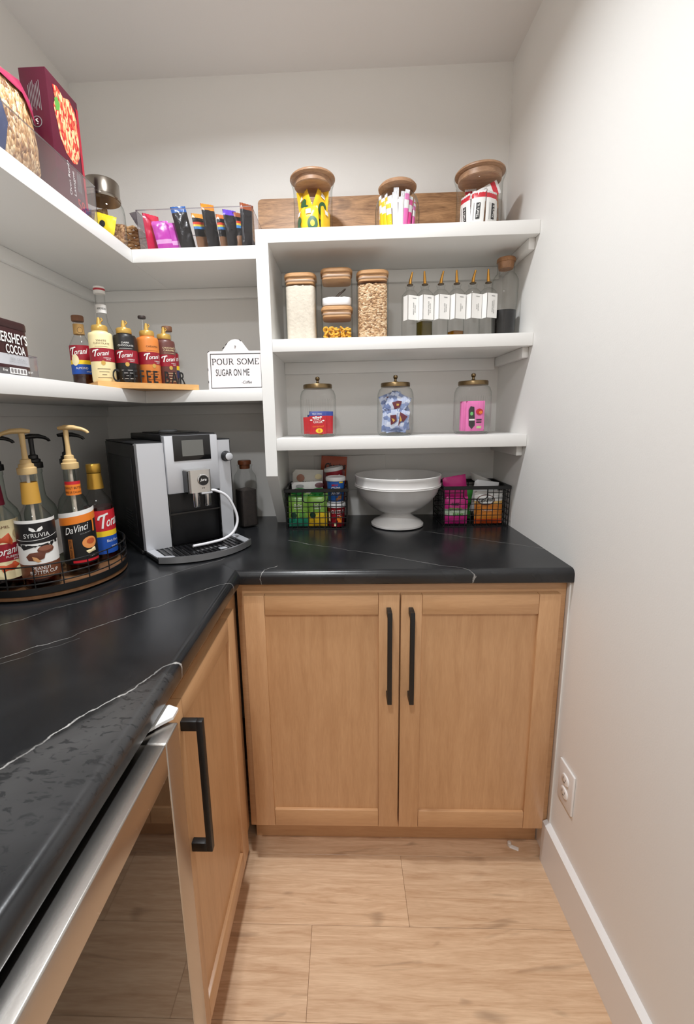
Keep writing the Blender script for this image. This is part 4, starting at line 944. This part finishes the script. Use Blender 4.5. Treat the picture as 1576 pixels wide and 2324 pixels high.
def pump(o, z, col, rz, hs=.062, arm=.045):
    m = mat('pump_'+('black' if col[0] < 60 else 'beige'), col, .42)
    p = G().lathe([(.0185, z), (.0190, z+.002), (.0190, z+.014), (.0150, z+.016), (.0150, z+.022), (.0110, z+.024), (.0105, z+.032), (.0065, z+.034)], 28).build('pump_collar', m, o)
    G().lathe([(.0062, z+.034), (.0052, z+hs*.6+.02), (.006, z+hs+.03)], 16).build('pump_stem', m, p)
    hz = z+hs+.028; g = G()
    pts = [(-.016, 0, hz+.008), (0, 0, hz+.011), (.018, 0, hz+.010), (arm*.8, 0, hz+.004), (arm, 0, hz-.003), (arm+.004, 0, hz-.010)]
    rr = [.006, .0095, .0085, .006, .0048, .0036]; v = []
    g.tube(pts, rr, 12); g.v = [(a, b_, hz+(c-hz)*.68) for a, b_, c in g.v]; g.xf(Matrix.Rotation(rz, 4, 'Z')); g.build('pump_head', m, p)
    G().tube([(0, 0, z), (0, 0, z-.20)], .0035, 8).build('dip_tube', mat('dip_tube', (226, 216, 200), .5), p)
BEIGE = (214, 182, 128); BLK = (18, 18, 19)
def big_bottle(label, x, y, rz, r=.0375, liquid=M_amber, lq=.05, gm=None, h=.264):
    o = thing('syrup_bottle', label, 'bottle', (x, y, ZT), rz)
    G().lathe([(r*.9, .0006), (r, .006), (r, .140), (r*.985, .152), (r*.86, .168), (r*.62, .181), (.0165, .192), (.0150, .205), (.0142, h-.012), (.0155, h-.010), (.0155, h-.002)], 40, cap1=False).build('glass_body', gm or M_glass, o)
    if liquid: G().lathe([(r*.86, .005), (r*.95, .009), (r*.95, lq), (.001, lq)], 36).build('liquid', liquid, o)
    return o
face = R(37)
# peanut butter cup syrup
o = big_bottle('syrup bottle with a black and white peanut butter cup label and beige pump', -1.289, -.765, face, lq=.032)
sf = s_cyl(.0379); pump(o, .264, BEIGE, R(175), .060, .042)
G().lathe([(.0188, .198), (.0162, .246)], 28, cap0=False, cap1=False).build('neck_wrap', mat('mustard_wrap', (196, 148, 58), .5), o)
lb = patch(o, 'label', M_paper, sf, ('rect', -.058, .064, .058, .165)); patch(o, 'label', mat('label_charcoal', (24, 22, 24), .4), sf, ('rect', -.058, .112, .058, .158), .0009)
drip = [(-.045, .113), (-.045, .108), (-.036, .106), (-.030, .098), (-.026, .108), (-.012, .108), (-.006, .103), (.002, .108), (.012, .104), (.020, .107), (.026, .098), (.032, .107), (.045, .106), (.045, .113)]
patch(lb, 'printed_patch', mat('label_charcoal'), sf, ('poly', drip), .0011)
strokes(lb, [spline([(-.046, .122), (-.02, .1195), (.01, .121), (.046, .128)], 5)], .0011, M_paper, sf, .0016)
text(lb, 'SYRUVIA', M_paper, sf, 0, .1305, .050, .0095, off=.0016)
for s_ in (-1, 1): patch(lb, 'printed_leaf', M_paper, sf, ('poly', [(0, .139), (s_*.004, .146), (s_*.012, .150), (s_*.013, .144), (s_*.007, .139)]), .0016)
M_choc = mat('choc_print', (104, 58, 42), .45); M_fill = mat('filling_print', (206, 152, 100), .5)
patch(lb, 'printed_cup', M_choc, sf, ('ell', .014, .096, .017, .009), .0012); patch(lb, 'printed_cup', mat('choc_light', (140, 88, 68), .45), sf, ('ell', .014, .099, .015, .006), .0014)
patch(lb, 'printed_cup', M_choc, sf, ('poly', [(-.026, .083), (-.018, .091), (.0, .092), (.012, .088), (.008, .076), (-.006, .071), (-.022, .074)]), .0016)
patch(lb, 'printed_cup', M_fill, sf, ('poly', [(-.014, .083), (-.006, .080), (.002, .070), (-.004, .0685), (-.012, .074)]), .002)
l2 = patch(o, 'label', M_brown, sf, ('rect', -.058, .030, .058, .064)); text(l2, 'PEANUT', M_paper, sf, .002, .0545, .036, .0078); text(l2, 'BUTTER CUP', M_paper, sf, .006, .0445, .056, .0078); text(l2, 'Pure Cane Syrup', M_fill, sf, .004, .036, .040, .0048)
# caramel label bottle with orange drip
o = big_bottle('syrup bottle with a black label and orange drip and beige pump', -1.252, -.668, face-R(4), lq=.030)
pump(o, .264, BEIGE, R(-22), .064, .046)
lb = patch(o, 'label', mat('label_black', (20, 19, 20), .4), sf, ('rect', -.056, .030, .056, .150)); sl = lambda x, z, o: sf(x, z+.12*x, o); patch(lb, 'printed_patch', M_orange, sl, ('rect', -.056, .133, .056, .152), .001)
strokes(lb, [spline([(.034, .143), (.036, .128), (.035, .108)], 5)], .005, M_orange, sf, .0014)
patch(lb, 'printed_band', M_paper, sl, ('rect', -.056, .152, .056, .163), .0010)
text(lb, 'DaVinci', M_paper, sf, -.004, .120, .052, .017, shear=.3, off=.0018, slope=.22, bold=.005); text(lb, 'GOURMET', M_grey, sf, .014, .108, .024, .003, off=.0018, slope=.15)
patch(lb, 'printed_bar', mat('print_copper', (150, 90, 40), .4), sf, ('rect', -.026, .045, -.016, .095), .0012); text(lb, 'PEANUT BUTTER', M_ink, sf, -.021, .070, .046, .005, rot=R(90), off=.0018)
M_swirl = mat('print_swirl', (232, 150, 84), .45)
patch(lb, 'printed_swirl', M_swirl, sf, ('ell', .022, .082, .018, .015), .0012); patch(lb, 'printed_swirl', mat('print_rust', (190, 88, 48), .45), sf, ('ell', .024, .085, .010, .007), .0016); patch(lb, 'printed_swirl', M_cream, sf, ('poly', [(.010, .062), (.034, .068), (.036, .058), (.016, .054)]), .0014)
patch(lb, 'printed_bar', M_red, sf, ('rect', -.020, .034, .046, .040), .0012); text(lb, '750 mL', M_paper, sf, .030, .048, .024, .004, off=.0016)
sfn = s_cyl(.0164, 0); nl = patch(o, 'neck_label', M_orange, sfn, ('rect', -.030, .200, .030, .226)); patch(nl, 'printed_bar', M_red, sfn, ('rect', -.030, .226, .030, .234), .0006)
text(nl, 'PEANUT BUTTER', M_ink, sfn, 0, .218, .044, .006); text(nl, 'BEURRE DE CACAHUETE', M_ink, sfn, 0, .2075, .050, .005)
# dark red syrup bottle with gold cap
o = big_bottle('dark syrup bottle with a gold cap and red label beside the coffee machine', -1.256, -.566, face+R(26), liquid=mat('dark_red_syrup', (40, 12, 12), .15), lq=.150, gm=M_glass, h=.262)
G().lathe([(.0205, .198), (.0172, .240)], 28, cap0=False, cap1=False).build('neck_foil', mat('gold_foil', (190, 148, 62), .3, .8), o)
G().lathe([(.0168, .241), (.0178, .243), (.0178, .262), (.0165, .2645), (.001, .2645)], 28).build('cap', mat('gold_foil'), o)
lb = patch(o, 'label', M_red, sf, ('rect', -.034, .085, .056, .142)); patch(o, 'label', M_yel, sf, ('rect', -.034, .070, .056, .085)); b2 = patch(o, 'label', M_blue, sf, ('rect', -.034, .022, .056, .070))
swash_name(lb, M_paper, sf, .010, .112, .066, .038); text(b2, 'Black Cherry', M_paper, sf, .010, .056, .038, .009); text(b2, 'SYRUP', M_paper, sf, .012, .040, .02, .005)
# cream label bottle
o = big_bottle('syrup bottle with a cream label and dark red band at the turntable edge', -1.368, -.775, face+R(4), lq=.05)
pump(o, .264, BEIGE, R(190), .058, .04)
G().lathe([(.0192, .196), (.0162, .240)], 28, cap0=False, cap1=False).build('neck_wrap', mat('wine_wrap', (130, 24, 56), .5), o)
lb = patch(o, 'label', M_cream, sf, ('rect', -.056, .030, .060, .165)); rb = patch(lb, 'printed_band', M_wine, sf, ('rect', -.056, .072, .060, .112), .001)
swash_name(rb, M_paper, sf, .004, .096, .056, .024); text(rb, 'PUREMADE', M_paper, sf, .022, .082, .034, .005, off=.0018); text(rb, 'SYRUP', M_paper, sf, .026, .0755, .016, .004, off=.0018)
text(lb, 'CARAMEL', M_brown, sf, .0, .150, .040, .006); M_car = mat('caramel_print', (200, 82, 46), .4)
patch(lb, 'printed_caramel', M_car, sf, ('poly', [(-.02, .132), (.016, .136), (.022, .118), (.020, .108), (-.02, .108)]), .0013); patch(lb, 'printed_caramel', M_car, sf, ('poly', [(-.01, .064), (.02, .070), (.030, .060), (.016, .050), (-.004, .048)]), .0013)
patch(lb, 'printed_seal', mat('print_tan', (206, 184, 140), .5), sf, ('ell', .036, .132, .012, .012), .001)
# pump bottles at the back of the turntable
for i, (x, y, a, lab) in enumerate(((-1.362, -.640, R(30), 'black-pump syrup bottle behind the peanut butter cup bottle'), (-1.336, -.547, R(-16), 'black-pump syrup bottle behind the bottle with the orange drip'), (-1.425, -.690, R(-10), 'black-pump syrup bottle against the wall behind the cream label'))):
    o = big_bottle(lab, x, y, face, lq=.06, liquid=M_amber if i else mat('pale_syrup', (150, 150, 140), .3), gm=glass('green_tint_glass', (240, 245, 242), (150, 162, 154), .9)); pump(o, .264, BLK, a, .044, .042)
    patch(o, 'label', M_paper, sf, ('rect', -.05, .04, .05, .13))

# ================================================================== COFFEE MACHINE
cm = thing('coffee_machine', 'silver and black bean-to-cup coffee machine in the worktop corner', 'coffee machine', (-1.051, -.4185, ZC), R(39.5))
M_bk = mat('machine_black', (20, 20, 22), .38); M_gloss = mat('gloss_black', (9, 9, 11), .08, 0, .6); M_sil = mat('machine_silver', (204, 206, 211), .32, .45); M_chr = mat('machine_chrome', (205, 205, 206), .1, 1.)
HB = .326; hw = .146
G().box(-hw, hw, .012, .40, .012, HB, .004).build('body', M_bk, cm)
G().box(-hw-.002, hw+.002, .03, .385, .0005, .014, .003).build('base', M_bk, cm)
# side panel relief and ventilation slats
G().box(-hw-.0025, -hw, .05, .36, .05, .285, .001).build('side_panel', mat('machine_side', (26, 26, 28), .5), cm)
for q in range(9): G().box(-hw-.004, -hw-.0026, .06+.004*q, .17, .052+.0085*q, .056+.0085*q).build('vent_slat', M_bk, cm)
# front panels
G().prism([(-hw, .018), (-hw+.004, 0), (-.0695, -.003), (-.0695, .018)], .016, HB+.001, 'Z').build('front_panel', M_sil, cm)
G().prism([(hw, .022), (hw-.008, .003), (.0935, -.003), (.0935, .018)], .016, HB+.001, 'Z').build('front_panel', M_sil, cm)
G().box(-.0685, .0925, -.012, .018, .176, .346, .003).build('centre_panel', M_sil, cm)
# cup bay
G().box(-.0685, .0925, .0122, .016, .016, .176).build('bay_back', M_gloss, cm)
G().box(-.0680, .0920, -.004, .012, .112, .116).build('bay_ledge', M_gloss, cm)
for x in (-.0685, .0895): G().box(x, x+.003, -.006, .012, .016, .176).build('bay_cheek', M_gloss, cm)
# display
d = G().box(-.0445, .0685, -.0145, -.0118, .272, .3462, .0012).build('display', M_gloss, cm)
G().box(-.0195, .0450, -.0152, -.0146, .2855, .3320).build('screen', mat('screen_grey', (104, 104, 100), .25), d, label='grey screen')
# top: bean hopper lid and deck
G().box(-.1445, .1445, .012, .398, HB+.0003, HB+.004, .0015).build('top_deck', mat('deck_black', (30, 30, 32), .45), cm)
t = G().box(-.0695, .10, .0185, .36, HB+.0043, .350, .003).build('hopper_housing', M_bk, cm)
G().box(-.045, .08, .10, .30, .3503, .354, .0015).build('hopper_lid', glass('smoke_plastic', (110, 112, 116), (60, 62, 66), .8, .05, .1), t)
G().lathe([(.030, .3542), (.030, .358), (.027, .360), (.001, .360)], 32, cx=.012, cy=.2).build('hopper_grip', mat('smoke_grip', (120, 122, 126), .2), t)
# spout block
g = G(); pts = [(-.021, -.012)]+arc(-.013, -.054, .008, .008, 180, 270, 5)+arc(.037, -.054, .008, .008, 270, 360, 5)+[(.045, -.012)]
g.prism(pts, .180, .2465); s_ = g.build('spout_block', M_chr, cm)
s_.data.materials.clear(); s_.data.materials.append(mat('spout_silver', (206, 204, 200), .25, .9))
G().box(-.0235, -.0213, -.050, -.0125, .178, .243).build('spout_cheek', M_gloss, s_)
pl = lambda x, z, o: (x, -.062-o, z)
rg = G().lathe([(.0155, 0), (.0165, .001), (.0165, .0035), (.0142, .0045), (.0140, .002)], 36, cap1=False).xf(Matrix.Translation((.0185, -.0622, .217)) @ Matrix.Rotation(R(90), 4, 'X')).build('badge', M_chr, s_)
patch(s_, 'badge_face', M_gloss, pl, ('ell', .0185, .217, .0140, .0140), .0030); text(s_, 'jura', M_paper, pl, .0185, .2165, .019, .0095, shear=.3, bold=.02, off=.0038)
text(s_, 'E 8', M_ink, pl, .0185, .1925, .007, .0038, off=.0008)
for x in (.0, .034):
    G().lathe([(.0095, .136), (.0102, .138), (.0102, .1795)], 20, cx=x, cy=-.046).build('coffee_spout', M_chr, s_)
    G().box(x+.006, x+.008, -.0572, -.0562, .143, .170).build('spout_slot', M_gloss, s_)
G().box(.011, .044, -.066, -.050, .1745, .1795, .001).build('spout_lever', M_sil, s_)
# milk hose
hp = spline([(.046, -.040, .178), (.062, -.045, .178), (.100, -.048, .152), (.1255, -.050, .088), (.112, -.054, .046), (.076, -.058, .027), (.024, -.062, .0235), (-.028, -.066, .0245)], 6)
G().tube(hp, .0042, 12).build('milk_hose', mat('hose_white', (226, 226, 230), .4), cm, label='white milk hose')
# rotary knob
k = G().lathe([(.0165, 0), (.0165, .003), (.0145, .006), (.0135, .024), (.0120, .025)], 32).xf(Matrix.Translation((.122, -.0005, .276)) @ Matrix.Rotation(R(90), 4, 'X')).build('rotary_knob', M_bk, cm)
G().lathe([(.0118, 0), (.0118, .002), (.010, .003), (.001, .003)], 28).xf(Matrix.Translation((.122, -.0255, .276)) @ Matrix.Rotation(R(90), 4, 'X')).build('knob_cap', M_sil, k)
# drip tray, bowed front
n = 16; fr_ = [(-.138+.282*i/n, -.098-.058*math.sin(math.pi*i/n)**.8) for i in range(n+1)]
g = G().prism([(-hw+.002, -.001)]+[(-.138, -.098)]+fr_[1:-1]+[(.144, -.098), (hw-.002, -.001)], .006, .0145); g.build('drip_tray', M_bk, cm)
v = []
for x, y in fr_: v += [(x, y-.003, .004), (x, y-.003, .0215), (x, y+.004, .0215), (x, y+.004, .004)]
f = [(4*i+a, 4*i+(a+1) % 4, 4*i+4+(a+1) % 4, 4*i+4+a) for i in range(n) for a in range(4)]+[(0, 1, 2, 3), (4*n+3, 4*n+2, 4*n+1, 4*n)]
G().add(v, f).build('tray_front', mat('tray_chrome', (150, 150, 152), .25, .7), cm, label='chrome bowed tray front')
G().prism([(-hw+.003, -.002), (-.137, -.094), (-.096, -.118), (-.096, -.100), (-.118, -.088), (-.120, -.002)], .0146, .0186).build('tray_wing', M_sil, cm)
G().prism([(hw-.003, -.002), (.143, -.094), (.118, -.112), (.118, -.002)], .0146, .0186).build('tray_wing', M_sil, cm)
for q in range(17):
    x = -.112+q*.0140; yq = -.094-.050*math.sin(math.pi*(x+.138)/.282)**.8
    G().box(x, x+.006, yq, -.004, .0146, .0166, .0006, 1).build('grille_bar', M_gloss, cm)
G().box(.030, .052, -.130, -.112, .0168, .0188, .001).build('grille_badge', M_sil, cm)

# square glass bottle with a brown stopper beside the machine
o = thing('glass_bottle', 'square glass bottle of dark coffee with a brown stopper beside the machine', 'bottle', (-.941, -.158, ZC), R(38))
sh = superell(7); q_ = .0325
G().lathe([(q_*.92, .0006), (q_, .005), (q_, .178), (q_*.95, .190), (.022, .206), (.0205, .212), (.0205, .222), (.0225, .224), (.0225, .229)], 48, sh, cap1=False).build('glass_body', M_glass2, o)
G().lathe([(q_*.84, .005), (q_*.93, .009), (q_*.93, .138), (.001, .146)], 44, sh).build('ground_coffee', mat('ground_coffee', (42, 34, 30), .8, bump=.6, bscale=300, vary=.4, vscale=90), o)
G().lathe([(.0185, .214), (.0195, .228), (.0235, .2295), (.024, .240), (.0215, .244), (.001, .244)], 30).build('stopper', mat('stopper_brown', (112, 62, 36), .3), o)

# ================================================================== WIRE BASKETS AND SNACKS
def wire_basket(label, x0, x1, y0, y1, h, notch):
    o = thing('wire_basket', label, 'basket', ((x0+x1)/2, (y0+y1)/2, ZC)); w = (x1-x0)/2; d = (y1-y0)/2; r = .0013; tp = .004
    def side(name, A, B, cut=False):
        A = Vector(A); B = Vector(B); L = (B-A).length; n = max(4, round(L/.0195)); g = G(); out = Vector((B.y-A.y, A.x-B.x)).normalized()
        def pt(t, z): k = tp*(1-z/h); p = A.lerp(B, t)-out*k; return (p.x, p.y, z)
        c0, c1, cz = notch
        for i in range(n+1):
            t = i/n; zt = h-.004
            if cut and c0 < t < c1: zt = cz
            g.tube([pt(t, .002), pt(t, zt)], r, 6)
        m = 7
        for j in range(m):
            z = .002+(h-.012)*j/(m-1)*.93
            if cut and z > cz+.002: g.tube([pt(0, z), pt(c0, z)], r, 6); g.tube([pt(c1, z), pt(1, z)], r, 6)
            else: g.tube([pt(0, z), pt(1, z)], r, 6)
        if cut:
            e = (c1-c0)*.12; g.tube([pt(c0, h-.006), pt(c0, cz+.010), pt(c0+e*.3, cz+.003), pt(c0+e, cz), pt(c1-e, cz), pt(c1-e*.3, cz+.003), pt(c1, cz+.010), pt(c1, h-.006)], r*1.5, 6)
        g.build(name, M_black, o, fix=False)
    side('front_wire_panel', (-w, -d), (w, -d), True); side('back_wire_panel', (w, d), (-w, d)); side('side_wire_panel', (-w, d), (-w, -d)); side('side_wire_panel', (w, -d), (w, d))
    g = G()
    for i in range(9): x = -w+tp+2*(w-tp)*i/8; g.tube([(x, -d+tp, .002), (x, d-tp, .002)], r, 6)
    for i in range(7): y = -d+tp+2*(d-tp)*i/6; g.tube([(-w+tp, y, .002), (w-tp, y, .002)], r, 6)
    g.build('floor_wire_panel', M_black, o, fix=False)
    b = .0032
    for nm, a in (('rim_bar', (-w-b, w+b, -d-b, -d+b)), ('rim_bar', (-w-b, w+b, d-b, d+b)), ('rim_bar', (-w-b, -w+b, -d+b, d-b)), ('rim_bar', (w-b, w+b, -d+b, d-b))): G().box(*a, h-.008, h+.004, .0008, 1).build(nm, M_black, o)
    return o
LBX = (-.789, -.572, -.222, -.035)
wire_basket('black wire basket of green pouches and snack cups by the shelf side', *LBX, .142, (.28, .64, .098))
RBX = (-.236, -.010, -.212, -.035)
wire_basket('black wire basket of pink and orange snack bags by the right wall', *RBX, .142, (.30, .66, .100))

# left basket: green squeeze pouches
def pouch_squeeze(label, x, y, m, rz, extra=None):
    o = packet('squeeze_pouch', label, 'drink pouch', m, (x, y, ZC+.005), .068, .115, .026, (0, 0, rz), None, int(abs(x)*900) % 17, .0025, .04, extra)
    c = G().lathe([(.0075, .112), (.0075, .118), (.021, .119), (.023, .122), (.021, .130), (.012, .133), (.001, .133)], 20, superell(2.5, 1, .6)).build('screw_cap', mat('cap_green', (40, 160, 70), .4), o)
    return o
def gdec(yell):
    def f(p, sf):
        text(p, 'GoGo', M_paper, sf, 0, .022, .028, .011, bold=.015); text(p, 'squeeZ', M_paper, sf, .001, .011, .028, .008, bold=.01)
        patch(p, 'printed_fruit', mat('print_pine', (26, 62, 44), .4), sf, ('ell', -.016, -.014, .011, .011)); patch(p, 'printed_fruit', M_lgreen if not yell else M_yel, sf, ('ell', .014, -.012, .011, .010))
        patch(p, 'printed_leaf', M_lgreen, sf, ('poly', [(-.018, -.003), (-.010, .004), (-.008, -.002)]), .001)
    return f
pouch_squeeze('green squeeze pouch with a teal base in the left wire basket', -.748, -.190, bands('pouch_green', [(0, (44, 140, 108)), (.28, (140, 190, 78)), (.80, (130, 184, 84)), (.95, (60, 160, 70))], 'Z', .3), R(2), gdec(False))
pouch_squeeze('green squeeze pouch with a yellow base in the left wire basket', -.679, -.190, bands('pouch_yellow', [(0, (236, 190, 44)), (.34, (206, 200, 60)), (.46, (140, 188, 78)), (.95, (60, 160, 70))], 'Z', .3), R(-3), gdec(True))
for i, x in enumerate((-.745, -.675)):
    o = pouch_squeeze('pale green squeeze pouch in the second row of the basket', x, -.158, mat('pouch_pale', (150, 196, 96), .3), R(4), None); o['group'] = 'pale green pouches in the basket'
# snack cups
def cup(name, label, loc, rot, m, h, r0, r1, decor, lidm):
    o = thing(name, label, 'snack cup', loc, 0, None, rot)
    c = G().lathe([(r0*.95, 0), (r0, .002), (r1, h), (r1*.96, h)], 40).build('cup_body', m, o)
    G().lathe([(r1*1.02, h-.010), (r1*1.08, h-.009), (r1*1.10, h-.001), (r1*1.06, h+.004), (r1*.92, h+.005), (r1*.90, h+.002), (.001, h+.002)], 40).build('lid', lidm, o)
    rm = lambda x, z, of: (((r0+(r1-r0)*z/h)+of+.0004)*math.sin(x/r1), -((r0+(r1-r0)*z/h)+of+.0004)*math.cos(x/r1), z)
    decor(c, rm); return o
M_clearlid = mat('cloudy_lid', (214, 214, 214), .25); M_whitelid = mat('white_lid', (236, 236, 236), .35)
def cz(c, rm):
    text(c, 'CHEEZ-IT', M_paper, rm, .004, .056, .046, .012, bold=.015); text(c, 'Original', M_paper, rm, .010, .043, .024, .005, shear=.2, slope=.15)
    for a, b_, s_ in ((.004, .030, 1), (.016, .032, -1), (.012, .022, 1)): patch(c, 'printed_cracker', M_orange, rm, ('poly', [(a-.008, b_-.004*s_), (a-.004, b_+.008), (a+.008, b_+.005), (a+.006, b_-.007)]), .001+.0003*s_)
    patch(c, 'printed_seal', M_cream, rm, ('rect', -.010, .004, -.001, .014)); patch(c, 'printed_panel', M_cream, rm, ('rect', -.034, .02, -.026, .055))
M_czm = mat('cup_red', (146, 18, 34), .4)
CX, CY = -.6125, -.1805
cup('snack_cup', 'dark red cracker cup standing in the basket', (CX, CY, ZC+.005), (0, 0, R(4)), M_czm, .080, .0285, .0315, cz, M_whitelid)
def ca(c, rm):
    text(c, 'Mini', M_red, rm, -.004, .066, .022, .008, bold=.01, slope=.1); text(c, 'Chips', M_paper, rm, -.001, .054, .034, .012, bold=.02, slope=.1); text(c, 'Ahoy!', M_paper, rm, -.002, .036, .034, .013, bold=.02, slope=.1)
    for a, b_, r_ in ((.014, .020, .008), (.004, .014, .006), (.020, .028, .006)): patch(c, 'printed_cookie', mat('cookie', (160, 104, 62), .5), rm, ('ell', a, b_, r_, r_*.85)); patch(c, 'printed_chip', M_brown, rm, ('ell', a+.001, b_+.001, r_*.3, r_*.3), .001)
    patch(c, 'printed_patch', M_yel, rm, ('rect', .012, .072, .028, .077))
cup('snack_cup', 'blue cookie cup standing on the dark red cracker cup', (CX, CY, ZC+.091), (0, 0, R(2)), bands('cup_blue', [(0, (232, 232, 234)), (.06, (40, 96, 176)), (.90, (236, 236, 238))], 'Z', .4), .088, .0270, .0325, ca, M_clearlid)
cup('snack_cup', 'red cracker cup tilted behind the blue cookie cup', (CX+.004, CY+.066, ZC+.120), (0, R(-9), R(-8)), M_czm, .086, .0285, .0325, cz, M_clearlid)
# bags behind
def big_bag(name, label, loc, w_, h_, d_, m, rot, decor=None, seed=0, wr=.003): return packet(name, label, 'snack bag', m, loc, w_, h_, d_, rot, None, seed, wr, .05, decor)
big_bag('snack_bag', 'white snack bag with a round gold sticker standing in the basket', (-.724, -.098, ZC+.005), .114, .192, .030, mat('matte_white_bag', (214, 210, 202), .45, bump=.3, bscale=30), (0, R(2), 0),
    lambda p, sf: (text(p, 'organic', M_ink, sf, .006, .050, .052, .014, bold=.015), patch(p, 'printed_seal', mat('seal_copper', (160, 106, 84), .4), sf, ('ell', -.026, .066, .015, .014), .001), patch(p, 'printed_seal', M_cream, sf, ('ell', .040, .072, .013, .010), .001)), 81)
big_bag('snack_bag', 'small white packet in front of the white snack bag', (-.715, -.130, ZC+.020), .115, .136, .016, mat('white_packet', (226, 222, 220), .4, bump=.3, bscale=30), (0, R(-2), R(-3)),
    lambda p, sf: (patch(p, 'printed_seal', M_grey, sf, ('ell', -.026, .054, .015, .006), .001), patch(p, 'printed_seal', mat('print_maroon'), sf, ('ell', .046, .055, .016, .009), .001)), 82)
big_bag('snack_bag', 'dark red snack bag behind the snack cups', (-.640, -.071, ZC+.030), .104, .160, .014, mat('bag_maroon', (112, 14, 26), .35, bump=.3, bscale=30), (0, R(3), 0), None, 83)
big_bag('snack_bag', 'rust orange snack bag at the back of the basket', (-.632, -.049, ZC+.050), .098, .190, .014, mat('bag_rust', (178, 74, 34), .35, bump=.3, bscale=30), (0, R(4), 0),
    lambda p, sf: text(p, 'Cheetos', M_ink, sf, .006, .058, .080, .026, shear=.2, bold=.03, slope=.05), 84)

# right basket
M_pkb = bands('magenta_bag', [(0, (206, 40, 132)), (.06, (216, 48, 142)), (.34, (206, 226, 200)), (.56, (216, 48, 142))], 'Z', .33, .3)
big_bag('snack_bag', 'bright pink snack bag standing in the right wire basket', (-.186, -.180, ZC+.005), .082, .098, .026, M_pkb, (0, R(1), R(3)),
    lambda p, sf: (text(p, 'nutz', M_ink, sf, -.008, .026, .026, .011, bold=.02), text(p, 'gone', M_lgreen, sf, -.006, .006, .046, .012, bold=.02), text(p, 'lite', M_lgreen, sf, .004, -.010, .036, .010, bold=.02)), 90)
big_bag('snack_bag', 'magenta snack bag leaning behind the bright pink bag', (-.172, -.140, ZC+.060), .086, .108, .020, mat('magenta_film', (190, 34, 118), .35, bump=.35, bscale=30), (0, R(-8), R(6)), None, 91, .004)
big_bag('snack_bag', 'orange and white cracker bag by the right wall', (-.072, -.182, ZC+.005), .096, .118, .030, bands('gold_bag', [(0, (214, 84, 34)), (.16, (226, 138, 52)), (.62, (236, 190, 110)), (.70, (228, 226, 222))], 'Z', .33, .3), (0, R(-1), R(-2)),
    lambda p, sf: (patch(p, 'printed_oval', mat('oval_brown', (96, 50, 34), .4), sf, ('ell', -.012, .030, .030, .018), .001), patch(p, 'printed_oval', M_paper, sf, ('ell', -.012, .030, .027, .0155), .0014), text(p, 'Goldfish', M_ink, sf, -.012, .030, .050, .013, shear=.3, bold=.015, off=.003, slope=.1), text(p, 'CHEDDAR', M_paper, sf, -.006, -.006, .036, .007, bold=.01)), 92)
big_bag('snack_bag', 'clear and white packet behind the orange cracker bag', (-.082, -.135, ZC+.030), .085, .118, .022, mat('silver_packet', (206, 206, 206), .3, bump=.3, bscale=30), (0, R(8), R(-4)), None, 93)
big_bag('snack_bag', 'green packet half hidden in the right wire basket', (-.140, -.100, ZC+.005), .060, .120, .022, mat('green_packet', (70, 160, 70), .35), (0, R(3), 0), None, 94)
o = thing('paper_bowl', 'white paper bowl standing on edge in the right wire basket', 'bowl', (-.080, -.085, ZC+.150), 0, None, (R(0), R(22), 0))
G().lathe([(.022, -.010), (.036, .006), (.042, .014), (.0405, .014), (.034, .007), (.020, -.008)], 32, cap0=True, cap1=True).build('bowl_shell', M_paper, o)

# ================================================================== PEDESTAL BOWL
bo = thing('pedestal_bowl', 'large white ceramic footed bowl between the two wire baskets', 'bowl', (-.392, -.164, ZC))
M_cer = mat('white_ceramic', (222, 220, 218), .16, 0, .5, vary=.03, vscale=20, bump=.05, bscale=60)
prof = [(.060, .0006), (.088, .001), (.0935, .004), (.0935, .010), (.089, .013), (.086, .018), (.074, .024), (.058, .034), (.049, .044), (.052, .050), (.072, .058), (.096, .072), (.120, .094), (.137, .118), (.146, .141), (.150, .146), (.1515, .151), (.1500, .155), (.1490, .158), (.1505, .176), (.1520, .1795), (.1520, .1855), (.1500, .187), (.1470, .185), (.1450, .176), (.1430, .150), (.128, .112), (.10, .082), (.06, .064), (.001, .060)]
G().lathe(prof, 72).build('bowl_body', M_cer, bo)
for z_, r_ in ((.148, .1512), (.153, .1512)): G().tube([(r_*math.cos(2*math.pi*i/72), r_*math.sin(2*math.pi*i/72), z_) for i in range(72)], .0016, 6, True).build('raised_band', M_cer, bo)
rng = random.Random(5)
CN = [((60, 40, 36), 'dark brown'), ((120, 40, 44), 'dark red'), ((150, 110, 60), 'tan')]
for i in range(7):
    a = 2*math.pi*i/7; rr = .062 if i else 0; c, nm = CN[i % 3]
    packet('wrapped_sweet', nm+' wrapped sweet piled in the white bowl', 'sweet', mat('sweet_'+nm.replace(' ', '_'), c, .3), (-.392+rr*math.cos(a), -.164+rr*math.sin(a), ZC+.098+.004*(i % 3)), .040, .050, .018, (R(30*math.sin(a)), R(-30*math.cos(a)), a), nm+' sweets in the bowl', i, .002)
